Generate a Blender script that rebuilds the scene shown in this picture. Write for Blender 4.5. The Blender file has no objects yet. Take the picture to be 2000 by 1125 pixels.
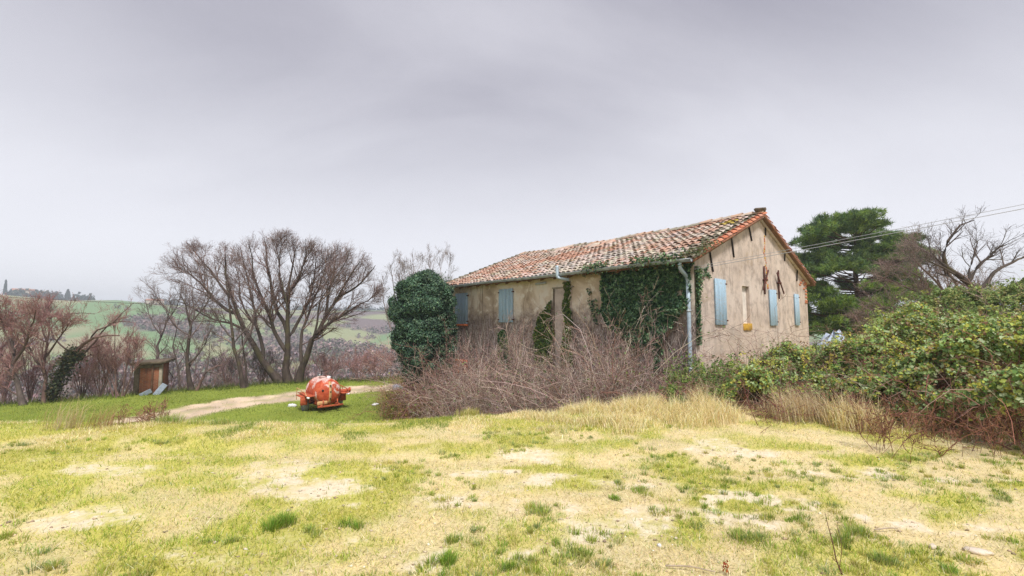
import bpy, math, random
import numpy as np
from mathutils import Vector, Matrix

# ------------------------------------------------------------------ camera, sky, sun, exposure
SC = bpy.context.scene
EYE, PITCH, FPX = 1.65, math.radians(4.408), 850.7
cam_d = bpy.data.cameras.new('camera')
cam_d.sensor_width = 36.0
cam_d.lens = 36.0 * FPX / 2000.0
cam_d.clip_start = 0.05
cam_d.clip_end = 6000.0
cam = bpy.data.objects.new('camera', cam_d)
SC.collection.objects.link(cam)
cam.location = (0, 0, EYE)
cam.rotation_euler = (math.pi / 2 + PITCH, 0, 0)
SC.camera = cam

SUN_EL, SUN_AZ = math.radians(57), math.radians(160)     # azimuth clockwise from +Y: behind the camera, to the right
world = bpy.data.worlds.new('World')
SC.world = world
world.use_nodes = True
wt = world.node_tree
wt.nodes.clear()
def wn(t, **kw):
    n = wt.nodes.new(t)
    for k, v in kw.items():
        if k in n.inputs: n.inputs[k].default_value = v
        else: setattr(n, k, v)
    return n
sky = wn('ShaderNodeTexSky', sky_type='NISHITA')
sky.sun_disc = False
sky.sun_elevation = SUN_EL
sky.sun_rotation = SUN_AZ
sky.air_density = 1.0; sky.dust_density = 3.0
bg_sky = wn('ShaderNodeBackground'); bg_sky.inputs['Strength'].default_value = 0.1
wt.links.new(sky.outputs['Color'], bg_sky.inputs['Color'])
tc = wn('ShaderNodeTexCoord')
sep = wn('ShaderNodeSeparateXYZ'); wt.links.new(tc.outputs['Generated'], sep.inputs[0])
# a flat cloud layer: project the view direction on a plane overhead
zadd = wn('ShaderNodeMath', operation='MAXIMUM'); wt.links.new(sep.outputs['Z'], zadd.inputs[0]); zadd.inputs[1].default_value = 0.0
zoff = wn('ShaderNodeMath', operation='ADD'); wt.links.new(zadd.outputs[0], zoff.inputs[0]); zoff.inputs[1].default_value = 0.42
dx = wn('ShaderNodeMath', operation='DIVIDE'); wt.links.new(sep.outputs['X'], dx.inputs[0]); wt.links.new(zoff.outputs[0], dx.inputs[1])
dy = wn('ShaderNodeMath', operation='DIVIDE'); wt.links.new(sep.outputs['Y'], dy.inputs[0]); wt.links.new(zoff.outputs[0], dy.inputs[1])
comb = wn('ShaderNodeCombineXYZ'); wt.links.new(dx.outputs[0], comb.inputs['X']); wt.links.new(dy.outputs[0], comb.inputs['Y'])
mp = wn('ShaderNodeMapping'); mp.inputs['Rotation'].default_value = (0, 0, 0.9); mp.inputs['Scale'].default_value = (0.6, 1.1, 1.0)
mp.inputs['Location'].default_value = (3.1, 1.7, 0)
wt.links.new(comb.outputs[0], mp.inputs['Vector'])
nz = wn('ShaderNodeTexNoise'); nz.inputs['Scale'].default_value = 1.5; nz.inputs['Detail'].default_value = 7; nz.inputs['Roughness'].default_value = 0.5
nz.inputs['Distortion'].default_value = 0.5
wt.links.new(mp.outputs[0], nz.inputs['Vector'])
cr = wn('ShaderNodeValToRGB')
cr.color_ramp.elements[0].position = 0.36; cr.color_ramp.elements[0].color = (0.141, 0.137, 0.159, 1)
cr.color_ramp.elements[1].position = 0.64; cr.color_ramp.elements[1].color = (0.213, 0.209, 0.230, 1)
wt.links.new(nz.outputs['Fac'], cr.inputs['Fac'])
# the layer thins towards the horizon, where it is brighter
hr = wn('ShaderNodeValToRGB'); hr.color_ramp.interpolation = 'EASE'
hr.color_ramp.elements[0].position = 0.0; hr.color_ramp.elements[0].color = (1, 1, 1, 1)
hr.color_ramp.elements[1].position = 0.58; hr.color_ramp.elements[1].color = (0, 0, 0, 1)
wt.links.new(zadd.outputs[0], hr.inputs['Fac'])
mixh = wn('ShaderNodeMixRGB'); mixh.inputs['Color2'].default_value = (0.345, 0.344, 0.364, 1)
wt.links.new(hr.outputs['Color'], mixh.inputs['Fac']); wt.links.new(cr.outputs['Color'], mixh.inputs['Color1'])
bg_cl = wn('ShaderNodeBackground'); bg_cl.inputs['Strength'].default_value = 1.0
wt.links.new(mixh.outputs[0], bg_cl.inputs['Color'])
mixs = wn('ShaderNodeMixShader'); mixs.inputs[0].default_value = 0.96
wt.links.new(bg_sky.outputs[0], mixs.inputs[1]); wt.links.new(bg_cl.outputs[0], mixs.inputs[2])
wo = wn('ShaderNodeOutputWorld'); wt.links.new(mixs.outputs[0], wo.inputs['Surface'])

sun_d = bpy.data.lights.new('sun', 'SUN')
sun_d.energy = 1.5
sun_d.angle = math.radians(11)
sun_d.color = (1.0, 0.965, 0.91)
sun = bpy.data.objects.new('sun', sun_d)
SC.collection.objects.link(sun)
sd = Vector((math.sin(SUN_AZ) * math.cos(SUN_EL), math.cos(SUN_AZ) * math.cos(SUN_EL), math.sin(SUN_EL)))
sun.rotation_euler = sd.to_track_quat('Z', 'Y').to_euler()
sun.location = (0, 0, 60)

SC.view_settings.view_transform = 'Standard'
SC.view_settings.look = 'None'
SC.view_settings.exposure = 1.60
SC.view_settings.gamma = 1.0
SC.view_settings.use_curve_mapping = False
SC.render.engine = 'CYCLES'
SC.cycles.use_denoising = True
SC.cycles.denoiser = 'OPENIMAGEDENOISE'
SC.cycles.denoising_input_passes = 'RGB_ALBEDO_NORMAL'
SC.cycles.denoising_prefilter = 'NONE'
SC.cycles.max_bounces = 6
SC.cycles.diffuse_bounces = 3
SC.cycles.transparent_max_bounces = 4
SC.cycles.volume_bounces = 0
SC.cycles.sample_clamp_indirect = 4.0

# ------------------------------------------------------------------ helpers
COL = SC.collection
rng = np.random.default_rng(7)
random.seed(7)
CP, SP = math.cos(PITCH), math.sin(PITCH)
def ray(px, py):
    u, v = (px - 1000.0) / FPX, (py - 562.5) / FPX
    return np.array([u, CP + v * SP, SP - v * CP])
def W(px, py, Y):                       # point of the place seen at (px, py), Y metres ahead
    d = ray(px, py)
    return np.array([0, 0, EYE]) + d * (Y / d[1])
def G(px, py, z=0.0):                   # the same, on level z
    d = ray(px, py)
    return np.array([0, 0, EYE]) + d * ((z - EYE) / d[2])

def _hash(ix, iy, s):
    h = (ix.astype(np.int64) * 374761393 + iy.astype(np.int64) * 668265263 + s * 982451653) & 0x7fffffff
    h = ((h ^ (h >> 13)) * 1274126177) & 0x7fffffff
    return ((h ^ (h >> 16)) & 0xffff) / 65535.0
def vnoise(x, y, s=0):
    x = np.asarray(x, float); y = np.asarray(y, float)
    ix, iy = np.floor(x), np.floor(y)
    fx, fy = x - ix, y - iy
    fx = fx * fx * (3 - 2 * fx); fy = fy * fy * (3 - 2 * fy)
    a = _hash(ix, iy, s); b = _hash(ix + 1, iy, s); c = _hash(ix, iy + 1, s); d = _hash(ix + 1, iy + 1, s)
    return (a * (1 - fx) + b * fx) * (1 - fy) + (c * (1 - fx) + d * fx) * fy
def fbm(x, y, s=0, o=4):
    v, a, t = 0, 0.5, 0
    for i in range(o):
        v = v + a * vnoise(np.asarray(x) * 2 ** i, np.asarray(y) * 2 ** i, s + i * 17); t += a; a *= 0.5
    return v / t
def sstep(a, b, x):
    t = np.clip((np.asarray(x, float) - a) / (b - a), 0, 1)
    return t * t * (3 - 2 * t)
def unit(v):
    return v / np.maximum(np.linalg.norm(v, axis=-1, keepdims=True), 1e-9)

def link(name, me, parent=None, m=None):
    o = bpy.data.objects.new(name, me)
    COL.objects.link(o)
    if parent is not None: o.parent = parent
    if m is not None and me is not None and len(me.materials) == 0: me.materials.append(m)
    return o
def tag(o, label=None, cat=None, group=None, kind=None):
    if label: o['label'] = label
    if cat: o['category'] = cat
    if group: o['group'] = group
    if kind: o['kind'] = kind
    return o
def empty(name, loc=(0, 0, 0), rz=0.0, label=None, cat=None, group=None):
    o = bpy.data.objects.new(name, None)
    COL.objects.link(o)
    o.location = loc; o.rotation_euler = (0, 0, rz); o.empty_display_size = 0.2
    return tag(o, label, cat, group)
def npmesh(name, V, F, col=None, smooth=False):
    """V (n,3); F an (m,k) array or a list of them; col (n,3) per vertex"""
    Fs = F if isinstance(F, list) else [F]
    Fs = [np.asarray(f, np.int32) for f in Fs if len(f)]
    me = bpy.data.meshes.new(name)
    V = np.asarray(V, np.float32)
    me.vertices.add(len(V)); me.vertices.foreach_set('co', V.ravel())
    loops = np.concatenate([f.ravel() for f in Fs])
    tot = np.concatenate([np.full(len(f), f.shape[1], np.int32) for f in Fs])
    start = np.concatenate([[0], np.cumsum(tot)[:-1]]).astype(np.int32)
    me.loops.add(len(loops)); me.loops.foreach_set('vertex_index', loops)
    me.polygons.add(len(tot)); me.polygons.foreach_set('loop_start', start); me.polygons.foreach_set('loop_total', tot)
    if smooth: me.polygons.foreach_set('use_smooth', np.ones(len(tot), bool))
    me.update(calc_edges=True)
    if col is not None:
        a = me.color_attributes.new('col', 'FLOAT_COLOR', 'POINT')
        c = np.ones((len(V), 4), np.float32); c[:, :3] = col
        a.data.foreach_set('color', c.ravel())
    return me
def join_np(parts):
    """parts: list of (V,[F..],col) -> V,[F],col"""
    Vs, Fs, Cs, n = [], {}, [], 0
    for V, F, c in parts:
        for f in (F if isinstance(F, list) else [F]):
            f = np.asarray(f)
            if len(f): Fs.setdefault(f.shape[1], []).append(f + n)
        Vs.append(V); Cs.append(np.broadcast_to(np.asarray(c, float), V.shape)); n += len(V)
    return np.concatenate(Vs), [np.concatenate(v) for v in Fs.values()], np.concatenate(Cs)

def tubes(P, R, sides=4):
    """P (n,m,3) polylines, R (n,m) radii -> V, F quads"""
    n, m, _ = P.shape
    T = np.gradient(P, axis=1); T = unit(T)
    ref = np.where(np.abs(T[..., 2:3]) > 0.85, np.array([1.0, 0, 0]), np.array([0, 0, 1.0]))
    U = unit(np.cross(T, ref)); Vv = np.cross(T, U)
    a = np.arange(sides) * 2 * math.pi / sides
    ring = P[:, :, None, :] + R[:, :, None, None] * (np.cos(a)[None, None, :, None] * U[:, :, None, :] + np.sin(a)[None, None, :, None] * Vv[:, :, None, :])
    V = ring.reshape(-1, 3)
    base = (np.arange(n) * m * sides)[:, None, None] + (np.arange(m - 1) * sides)[None, :, None]
    k = np.arange(sides)[None, None, :]; k2 = (np.arange(sides) + 1)[None, None, :] % sides
    F = np.stack([base + k, base + k2, base + sides + k2, base + sides + k], -1).reshape(-1, 4)
    return V, F
def resample(pts, m):
    pts = np.asarray(pts, float)
    # Catmull-Rom through the points
    q = np.vstack([2 * pts[0] - pts[1], pts, 2 * pts[-1] - pts[-2]])
    t = np.linspace(0, len(pts) - 1, m); i = np.minimum(t.astype(int), len(pts) - 2); f = (t - i)[:, None]
    p0, p1, p2, p3 = q[i], q[i + 1], q[i + 2], q[i + 3]
    return 0.5 * (2 * p1 + (p2 - p0) * f + (2 * p0 - 5 * p1 + 4 * p2 - p3) * f ** 2 + (3 * p1 - p0 - 3 * p2 + p3) * f ** 3)
def tube_mesh(pts, r0, r1=None, m=16, sides=10, caps=True):
    P = resample(pts, m)[None]; R = np.linspace(r0, r0 if r1 is None else r1, m)[None]
    V, F = tubes(P, R, sides)
    Fs = [F]
    if caps: Fs.append(np.array([list(range(sides))[::-1], list(range((m - 1) * sides, m * sides))]))
    return V, Fs
def boxv(x0, x1, y0, y1, z0, z1):
    V = np.array([[x, y, z] for z in (z0, z1) for y in (y0, y1) for x in (x0, x1)], float)
    F = np.array([[0, 2, 3, 1], [4, 5, 7, 6], [0, 1, 5, 4], [2, 6, 7, 3], [0, 4, 6, 2], [1, 3, 7, 5]])
    return V, F
def bevel_box(x0, x1, y0, y1, z0, z1, b=0.008):
    """box with chamfered edges (rounded corners of 24 verts)"""
    V = []; idx = {}
    X = (x0, x1); Y = (y0, y1); Z = (z0, z1)
    for ix in (0, 1):
        for iy in (0, 1):
            for iz in (0, 1):
                c = np.array([X[ix], Y[iy], Z[iz]]); s = np.array([1 - 2 * ix, 1 - 2 * iy, 1 - 2 * iz]) * b
                for ax in range(3):
                    p = c + s; p[ax] = c[ax]; idx[(ix, iy, iz, ax)] = len(V); V.append(p)
    V = np.array(V); q, t = [], []
    def quad(a): q.append(a)
    for sgn in (0, 1):
        quad([idx[(sgn, *p, 0)] for p in ((0, 0), (1, 0), (1, 1), (0, 1))][:: 1 if sgn else -1])
        quad([idx[(p[0], sgn, p[1], 1)] for p in ((0, 0), (1, 0), (1, 1), (0, 1))][:: -1 if sgn else 1])
        quad([idx[(*p, sgn, 2)] for p in ((0, 0), (1, 0), (1, 1), (0, 1))][:: 1 if sgn else -1])
    for a in (0, 1):
        for c in (0, 1):
            quad([idx[(a, c, 0, 0)], idx[(a, c, 0, 1)], idx[(a, c, 1, 1)], idx[(a, c, 1, 0)]])
            quad([idx[(a, 0, c, 0)], idx[(a, 0, c, 2)], idx[(a, 1, c, 2)], idx[(a, 1, c, 0)]])
            quad([idx[(0, a, c, 1)], idx[(0, a, c, 2)], idx[(1, a, c, 2)], idx[(1, a, c, 1)]])
    for a in (0, 1):
        for c in (0, 1):
            for d in (0, 1): t.append([idx[(a, c, d, k)] for k in range(3)])
    return V, [np.array(q), np.array(t)]
def xf(V, loc=(0, 0, 0), rx=0, ry=0, rz=0):
    M = np.array(Matrix.Rotation(rz, 3, 'Z') @ Matrix.Rotation(ry, 3, 'Y') @ Matrix.Rotation(rx, 3, 'X'))
    return V @ M.T + np.asarray(loc, float)
def fix_normals(me):
    import bmesh
    bm = bmesh.new(); bm.from_mesh(me); bmesh.ops.recalc_face_normals(bm, faces=bm.faces); bm.to_mesh(me); bm.free()
def part(name, parts, m, parent, smooth=False, fix=True):
    """parts: list of (V,F)"""
    V, F, _ = join_np([(v, f, (1, 1, 1)) for v, f in parts])
    me = npmesh(name, V, F, smooth=smooth)
    if fix: fix_normals(me)
    return link(name, me, parent, m)
def leaves(P, N, size, col, fold=0.25, aspect=0.8):
    """leaf-sized folded quads at P facing N"""
    n = len(P)
    N = unit(N); r = unit(rng.normal(size=(n, 3)))
    A = unit(np.cross(N, r)); B = np.cross(N, A)
    s = np.asarray(size).reshape(-1, 1) * np.ones((n, 1))
    b = P - A * s * 0.5; t = P + A * s * 0.5 - N * s * fold * 0.4
    l = P + B * s * aspect * 0.5 + N * s * fold - A * s * 0.1; q = P - B * s * aspect * 0.5 + N * s * fold - A * s * 0.1
    V = np.stack([b, l, t, q], 1).reshape(-1, 3)
    i = np.arange(n)[:, None] * 4
    F = np.concatenate([i + np.array([[0, 3, 2]]), i + np.array([[0, 2, 1]])])
    return V, F, np.repeat(col, 4, 0)
def blades(P, H, Wd, lean, az, col_b, col_t, seg=1):
    """grass blades: P (n,3) roots, H heights, lean (0..1.5) bending amount, az direction"""
    n = len(P)
    d = np.stack([np.cos(az), np.sin(az), np.zeros(n)], 1)
    side = np.stack([-np.sin(az + 0.6), np.cos(az + 0.6), np.zeros(n)], 1)
    rot = rng.uniform(0, 6.28, n); side = np.stack([np.cos(rot), np.sin(rot), np.zeros(n)], 1)
    H = np.asarray(H)[:, None]; Wd = np.asarray(Wd)[:, None]; lean = np.asarray(lean)[:, None]
    up = np.array([0, 0, 1.0])
    if seg == 1:
        tip = P + up * H * np.cos(lean) + d * H * np.sin(lean)
        V = np.stack([P - side * Wd / 2, P + side * Wd / 2, tip], 1).reshape(-1, 3)
        F = np.arange(n * 3).reshape(-1, 3)
        C = np.stack([col_b, col_b, col_t], 1).reshape(-1, 3)
        return V, F, C
    m1 = P + (up * np.cos(lean * 0.35) + d * np.sin(lean * 0.35)) * H * 0.5
    tip = m1 + (up * np.cos(lean * 1.3) + d * np.sin(lean * 1.3)) * H * 0.5
    V = np.stack([P - side * Wd / 2, P + side * Wd / 2, m1 + side * Wd * .42, m1 - side * Wd * .42, tip], 1).reshape(-1, 3)
    i = np.arange(n)[:, None] * 5
    F = [i + np.array([[0, 1, 2, 3]]), i + np.array([[3, 2, 4]])]
    cm = (col_b + col_t) / 2
    C = np.stack([col_b, col_b, cm, cm, col_t], 1).reshape(-1, 3)
    return V, F, C
def palette(n, cols, w=None, jit=0.12):
    cols = np.asarray(cols, float)
    c = cols[rng.choice(len(cols), n, p=None if w is None else np.asarray(w) / np.sum(w))]
    return np.clip(c * (1 + rng.normal(0, jit, (n, 1))) * (1 + rng.normal(0, jit * 0.3, (n, 3))), 0.003, 0.95)

# ------------------------------------------------------------------ materials
class NT:
    def __init__(s, name):
        s.m = bpy.data.materials.new(name); s.m.use_nodes = True; s.t = s.m.node_tree; s.t.nodes.clear()
        s.out = s.t.nodes.new('ShaderNodeOutputMaterial')
    def n(s, typ, ins=None, **kw):
        nd = s.t.nodes.new('ShaderNode' + typ)
        for k, v in kw.items(): setattr(nd, k, v)
        for k, v in (ins or {}).items():
            if hasattr(v, 'is_linked') or isinstance(v, bpy.types.NodeSocket): s.t.links.new(v, nd.inputs[k])
            else: nd.inputs[k].default_value = v
        return nd
    def coord(s, kind='Object', scale=(1, 1, 1)):
        c = s.n('TexCoord'); mp = s.n('Mapping', {'Vector': c.outputs[kind], 'Scale': scale}); return mp.outputs[0]
    def noise(s, vec, scale, detail=4, rough=0.55, dist=0.0):
        return s.n('TexNoise', {'Vector': vec, 'Scale': scale, 'Detail': detail, 'Roughness': rough, 'Distortion': dist}).outputs['Fac']
    def ramp(s, fac, stops, interp='LINEAR'):
        r = s.n('ValToRGB', {'Fac': fac}); cr = r.color_ramp; cr.interpolation = interp
        while len(cr.elements) < len(stops): cr.elements.new(0.5)
        for e, (p, c) in zip(cr.elements, stops): e.position = p; e.color = (*c, 1) if len(c) == 3 else c
        return r.outputs['Color']
    def step(s, fac, a, b):
        return s.n('MapRange', {'Value': fac, 'From Min': a, 'From Max': b, 'To Min': 0.0, 'To Max': 1.0}, interpolation_type='SMOOTHSTEP').outputs['Result']
    def mix(s, fac, a, b, mode='MIX'):
        return s.n('MixRGB', {'Fac': fac, 'Color1': a, 'Color2': b}, blend_type=mode).outputs['Color']
    def math(s, op, a, b=0.0):
        return s.n('Math', {0: a, 1: b}, operation=op).outputs[0]
    def bump(s, h, strength=0.5, dist=0.02):
        return s.n('Bump', {'Height': h, 'Strength': strength, 'Distance': dist}).outputs['Normal']
    def bsdf(s, color, rough=0.8, normal=None, metal=0.0, spec=0.3):
        ins = {'Base Color': color, 'Roughness': rough, 'Metallic': metal, 'Specular IOR Level': spec}
        if normal is not None: ins['Normal'] = normal
        b = s.n('BsdfPrincipled', ins); s.t.links.new(b.outputs[0], s.out.inputs['Surface']); return s.m
def C4(r, g, b): return (r, g, b, 1.0)

def m_leaf(name, trans=0.3, rough=0.55, spec=0.3):
    t = NT(name); a = t.n('Attribute', attribute_name='col').outputs['Color']
    b = t.n('BsdfPrincipled', {'Base Color': a, 'Roughness': rough, 'Specular IOR Level': spec})
    tr = t.n('BsdfTranslucent', {'Color': t.mix(1.0, a, C4(1.15, 1.15, 0.7), 'MULTIPLY')})
    mx = t.n('MixShader', {0: trans, 1: b.outputs[0], 2: tr.outputs[0]})
    t.t.links.new(mx.outputs[0], t.out.inputs['Surface']); return t.m
def m_bark(name, c1, c2, scale=6.0, moss=None):
    t = NT(name); v = t.coord('Object', (1, 1, 0.35)); n = t.noise(v, scale, 6, 0.65)
    c = t.ramp(n, [(0.3, c1), (0.7, c2)])
    if moss:
        n2 = t.noise(t.coord('Object'), 1.3, 3); c = t.mix(t.step(n2, 0.5, 0.62), c, C4(*moss))
    return t.bsdf(c, 0.9, t.bump(n, 0.7, 0.03), spec=0.15)
def m_plain(name, c, rough=0.8, metal=0.0, var=0.25, scale=4.0, spec=0.3, bump=0.15):
    t = NT(name); n = t.noise(t.coord('Object'), scale, 5, 0.6)
    d = tuple(max(0, x * (1 - var)) for x in c); l = tuple(min(1, x * (1 + var)) for x in c)
    return t.bsdf(t.ramp(n, [(0.3, d), (0.7, l)]), rough, t.bump(n, bump, 0.01), metal, spec)

M = {}
M['leaf'] = m_leaf('leaf_green', 0.3, 0.62, 0.22)
M['ivy'] = m_leaf('ivy_leaf', 0.2, 0.5, 0.35)
M['grass'] = m_leaf('grass_blade', 0.35, 0.6, 0.2)
M['needle'] = m_leaf('pine_needle', 0.15, 0.6, 0.2)
M['twig'] = m_leaf('twig_bark', 0.0, 0.9, 0.1)
M['bark_oak'] = m_bark('bark_oak', (0.03, 0.022, 0.018), (0.10, 0.075, 0.062), 5, (0.085, 0.072, 0.04))
M['bark_pink'] = m_bark('bark_pink', (0.09, 0.055, 0.05), (0.24, 0.15, 0.13), 5)
M['bark_grey'] = m_bark('bark_grey', (0.055, 0.042, 0.038), (0.16, 0.125, 0.11), 5)
M['bark_pale'] = m_bark('bark_pale', (0.25, 0.19, 0.14), (0.5, 0.41, 0.32), 5)
M['bark_pine'] = m_bark('bark_pine', (0.05, 0.03, 0.022), (0.14, 0.085, 0.06), 5)
M['zinc'] = m_plain('zinc_gutter', (0.42, 0.46, 0.50), 0.5, 0.35, 0.3, 5)
M['pipe'] = m_plain('painted_downpipe', (0.40, 0.49, 0.57), 0.5, 0.1, 0.25, 4)
M['iron'] = m_plain('rusty_iron', (0.10, 0.038, 0.03), 0.85, 0.1, 0.5, 9)
M['black_iron'] = m_plain('black_iron', (0.028, 0.022, 0.02), 0.8, 0.1, 0.4, 9)
M['wood_beam'] = m_plain('old_roof_timber', (0.16, 0.085, 0.05), 0.9, 0, 0.45, 5)
M['white_plaster'] = m_plain('white_lime_reveal', (0.66, 0.60, 0.54), 0.9, 0, 0.15, 5)
M['rake'] = m_plain('weathered_rake_tile', (0.27, 0.125, 0.075), 0.9, 0, 0.45, 6)
M['ochre'] = m_plain('ochre_lichen_sill', (0.50, 0.29, 0.045), 0.9, 0, 0.3, 9)
M['brick_red'] = m_plain('red_brick', (0.46, 0.17, 0.085), 0.9, 0, 0.35, 14)
M['terracotta'] = m_plain('orange_terracotta', (0.56, 0.15, 0.05), 0.85, 0, 0.25, 9)
M['wire'] = m_plain('cable_sheath', (0.32, 0.32, 0.34), 0.6, 0, 0.1, 3)
M['wire_dark'] = m_plain('dark_cable', (0.05, 0.05, 0.055), 0.6, 0, 0.1, 3)
M['concrete'] = m_plain('mossy_concrete', (0.13, 0.10, 0.07), 0.95, 0, 0.5, 5)
M['pale_render'] = m_plain('pale_pillar_render', (0.30, 0.26, 0.20), 0.95, 0, 0.3, 4)
M['rubber'] = m_plain('worn_tyre_rubber', (0.22, 0.225, 0.24), 0.8, 0, 0.3, 12)
M['rim'] = m_plain('dirty_white_rim', (0.5, 0.5, 0.5), 0.7, 0, 0.3, 8)
M['steel'] = m_plain('galvanised_sheet', (0.30, 0.35, 0.40), 0.45, 0.4, 0.25, 6)
M['yellow'] = m_plain('faded_yellow_paint', (0.56, 0.33, 0.16), 0.7, 0, 0.25, 8)
M['brass'] = m_plain('dull_valve_metal', (0.32, 0.36, 0.36), 0.45, 0.6, 0.3, 20)
M['white'] = m_plain('white_plastic', (0.78, 0.78, 0.79), 0.6, 0, 0.12, 8)
M['blue_white'] = m_plain('pale_blue_plastic', (0.44, 0.52, 0.66), 0.5, 0, 0.3, 7)
M['post'] = m_plain('grey_post', (0.30, 0.31, 0.34), 0.8, 0, 0.25, 9)
M['orange'] = m_plain('orange_band', (0.68, 0.20, 0.05), 0.6, 0, 0.12, 9)
M['stone'] = m_plain('pale_stone', (0.62, 0.53, 0.43), 0.95, 0, 0.2, 6)
M['dark'] = m_plain('dark_void', (0.015, 0.012, 0.011), 0.95, 0, 0.2, 6)
M['far_wall'] = m_plain('far_house_wall', (0.66, 0.56, 0.46), 0.9, 0, 0.08, 1)
M['far_roof'] = m_plain('far_house_roof', (0.50, 0.24, 0.16), 0.9, 0, 0.15, 1)
M['far_pane'] = m_plain('far_house_window', (0.06, 0.06, 0.07), 0.4, 0, 0.1, 1)
def m_tile():
    t = NT('clay_roof_tile'); a = t.n('Attribute', attribute_name='col').outputs['Color']
    g = t.n('NewGeometry').outputs['Position']
    n1 = t.noise(g, 9, 5, 0.65); n2 = t.noise(g, 0.9, 3, 0.6); n3 = t.noise(g, 30, 3, 0.7)
    c = t.mix(t.math('MULTIPLY', t.step(n1, 0.55, 0.70), 0.8), a, C4(0.30, 0.265, 0.225))
    c = t.mix(t.math('MULTIPLY', t.step(n3, 0.55, 0.7), 0.3), c, C4(0.58, 0.52, 0.44))
    c = t.mix(t.math('MULTIPLY', t.step(n2, 0.58, 0.72), t.step(n1, 0.45, 0.6)), c, C4(0.20, 0.19, 0.06))
    return t.bsdf(c, 0.92, t.bump(n3, 0.4, 0.01), spec=0.15)
M['tile'] = m_tile()
def m_gable():
    t = NT('weathered_gable_plaster'); v = t.coord('Object')
    big = t.noise(v, 0.55, 6, 0.6, 0.4); mid = t.noise(v, 2.3, 6, 0.65); fine = t.noise(v, 26, 4, 0.7)
    c = t.ramp(big, [(0.28, (0.45, 0.37, 0.315)), (0.5, (0.55, 0.455, 0.39)), (0.72, (0.62, 0.53, 0.465))])
    c = t.mix(t.math('MULTIPLY', t.step(mid, 0.45, 0.64), 0.85), c, C4(0.345, 0.285, 0.245))
    gr = t.noise(v, 1.1, 7, 0.7, 1.0)
    c = t.mix(t.math('MULTIPLY', t.step(gr, 0.54, 0.66), 0.55), c, C4(0.62, 0.54, 0.47))
    c = t.mix(t.math('MULTIPLY', t.step(gr, 0.44, 0.33), 0.6), c, C4(0.35, 0.27, 0.20))
    vs = t.coord('Object', (2.6, 2.6, 0.55)); run = t.noise(vs, 1.2, 7, 0.66, 1.2)
    c = t.mix(t.math('MULTIPLY', t.step(run, 0.53, 0.66), 0.62), c, C4(0.29, 0.24, 0.21))
    c = t.mix(t.math('MULTIPLY', t.step(run, 0.43, 0.32), 0.5), c, C4(0.64, 0.55, 0.475))
    sep = t.n('SeparateXYZ', {0: v}).outputs['Z']
    low = t.math('MULTIPLY', t.step(sep, 4.2, 2.6), t.step(mid, 0.56, 0.66))       # lime showing where the render has fallen low down
    c = t.mix(t.math('MULTIPLY', low, 0.85), c, C4(0.72, 0.66, 0.60))
    sp = t.noise(v, 70, 2, 0.6)
    c = t.mix(t.math('MULTIPLY', t.step(sp, 0.62, 0.72), 0.35), c, C4(0.24, 0.19, 0.16))
    h = t.math('ADD', t.math('MULTIPLY', fine, 0.5), mid)
    return t.bsdf(c, 0.95, t.bump(h, 0.35, 0.03), spec=0.1)
M['gable'] = m_gable()
def m_front():
    t = NT('decayed_front_plaster'); v = t.coord('Object')
    big = t.noise(v, 0.8, 6, 0.6, 0.6); mid = t.noise(v, 2.6, 6, 0.65); fine = t.noise(v, 18, 5, 0.75)
    z = t.n('SeparateXYZ', {0: v}).outputs['Z']
    c = t.ramp(big, [(0.3, (0.33, 0.25, 0.185)), (0.45, (0.54, 0.43, 0.33)), (0.56, (0.70, 0.60, 0.50))])
    c = t.mix(t.step(t.math('ADD', mid, t.math('MULTIPLY', big, 0.6)), 0.80, 0.90), c, C4(0.70, 0.63, 0.55))
    # below sill height the render is overgrown by old rootlets: grey-violet speckle
    zz = t.math('ADD', z, t.math('MULTIPLY', t.math('SUBTRACT', mid, 0.5), 2.4))
    f2 = t.math('ADD', t.math('MULTIPLY', fine, 0.55), t.math('MULTIPLY', t.noise(v, 5.5, 6, 0.7, 0.6), 0.45))
    rough = t.ramp(f2, [(0.38, (0.085, 0.062, 0.055)), (0.48, (0.25, 0.19, 0.165)), (0.54, (0.34, 0.275, 0.245)), (0.62, (0.58, 0.53, 0.49))])
    c = t.mix(t.step(zz, 4.75, 3.9), c, rough)
    vs = t.coord('Object', (2.2, 2.2, 0.45)); run = t.noise(vs, 1.0, 6, 0.65, 0.8)
    c = t.mix(t.math('MULTIPLY', t.step(run, 0.56, 0.68), 0.7), c, C4(0.17, 0.12, 0.095))
    return t.bsdf(c, 0.95, t.bump(t.math('ADD', fine, mid), 0.6, 0.03), spec=0.08)
M['front'] = m_front()
def m_blue():
    t = NT('faded_blue_shutter_paint'); v = t.coord('Object', (9, 9, 0.7)); n = t.noise(v, 2.2, 6, 0.7); n2 = t.noise(t.coord('Object'), 22, 4, 0.7)
    c = t.ramp(n, [(0.3, (0.25, 0.37, 0.47)), (0.55, (0.35, 0.49, 0.61)), (0.75, (0.47, 0.58, 0.66))])
    c = t.mix(t.math('MULTIPLY', t.step(n2, 0.56, 0.64), 0.75), c, C4(0.33, 0.30, 0.27))
    return t.bsdf(c, 0.75, t.bump(n, 0.4, 0.01), spec=0.2)
M['blue'] = m_blue()
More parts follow.
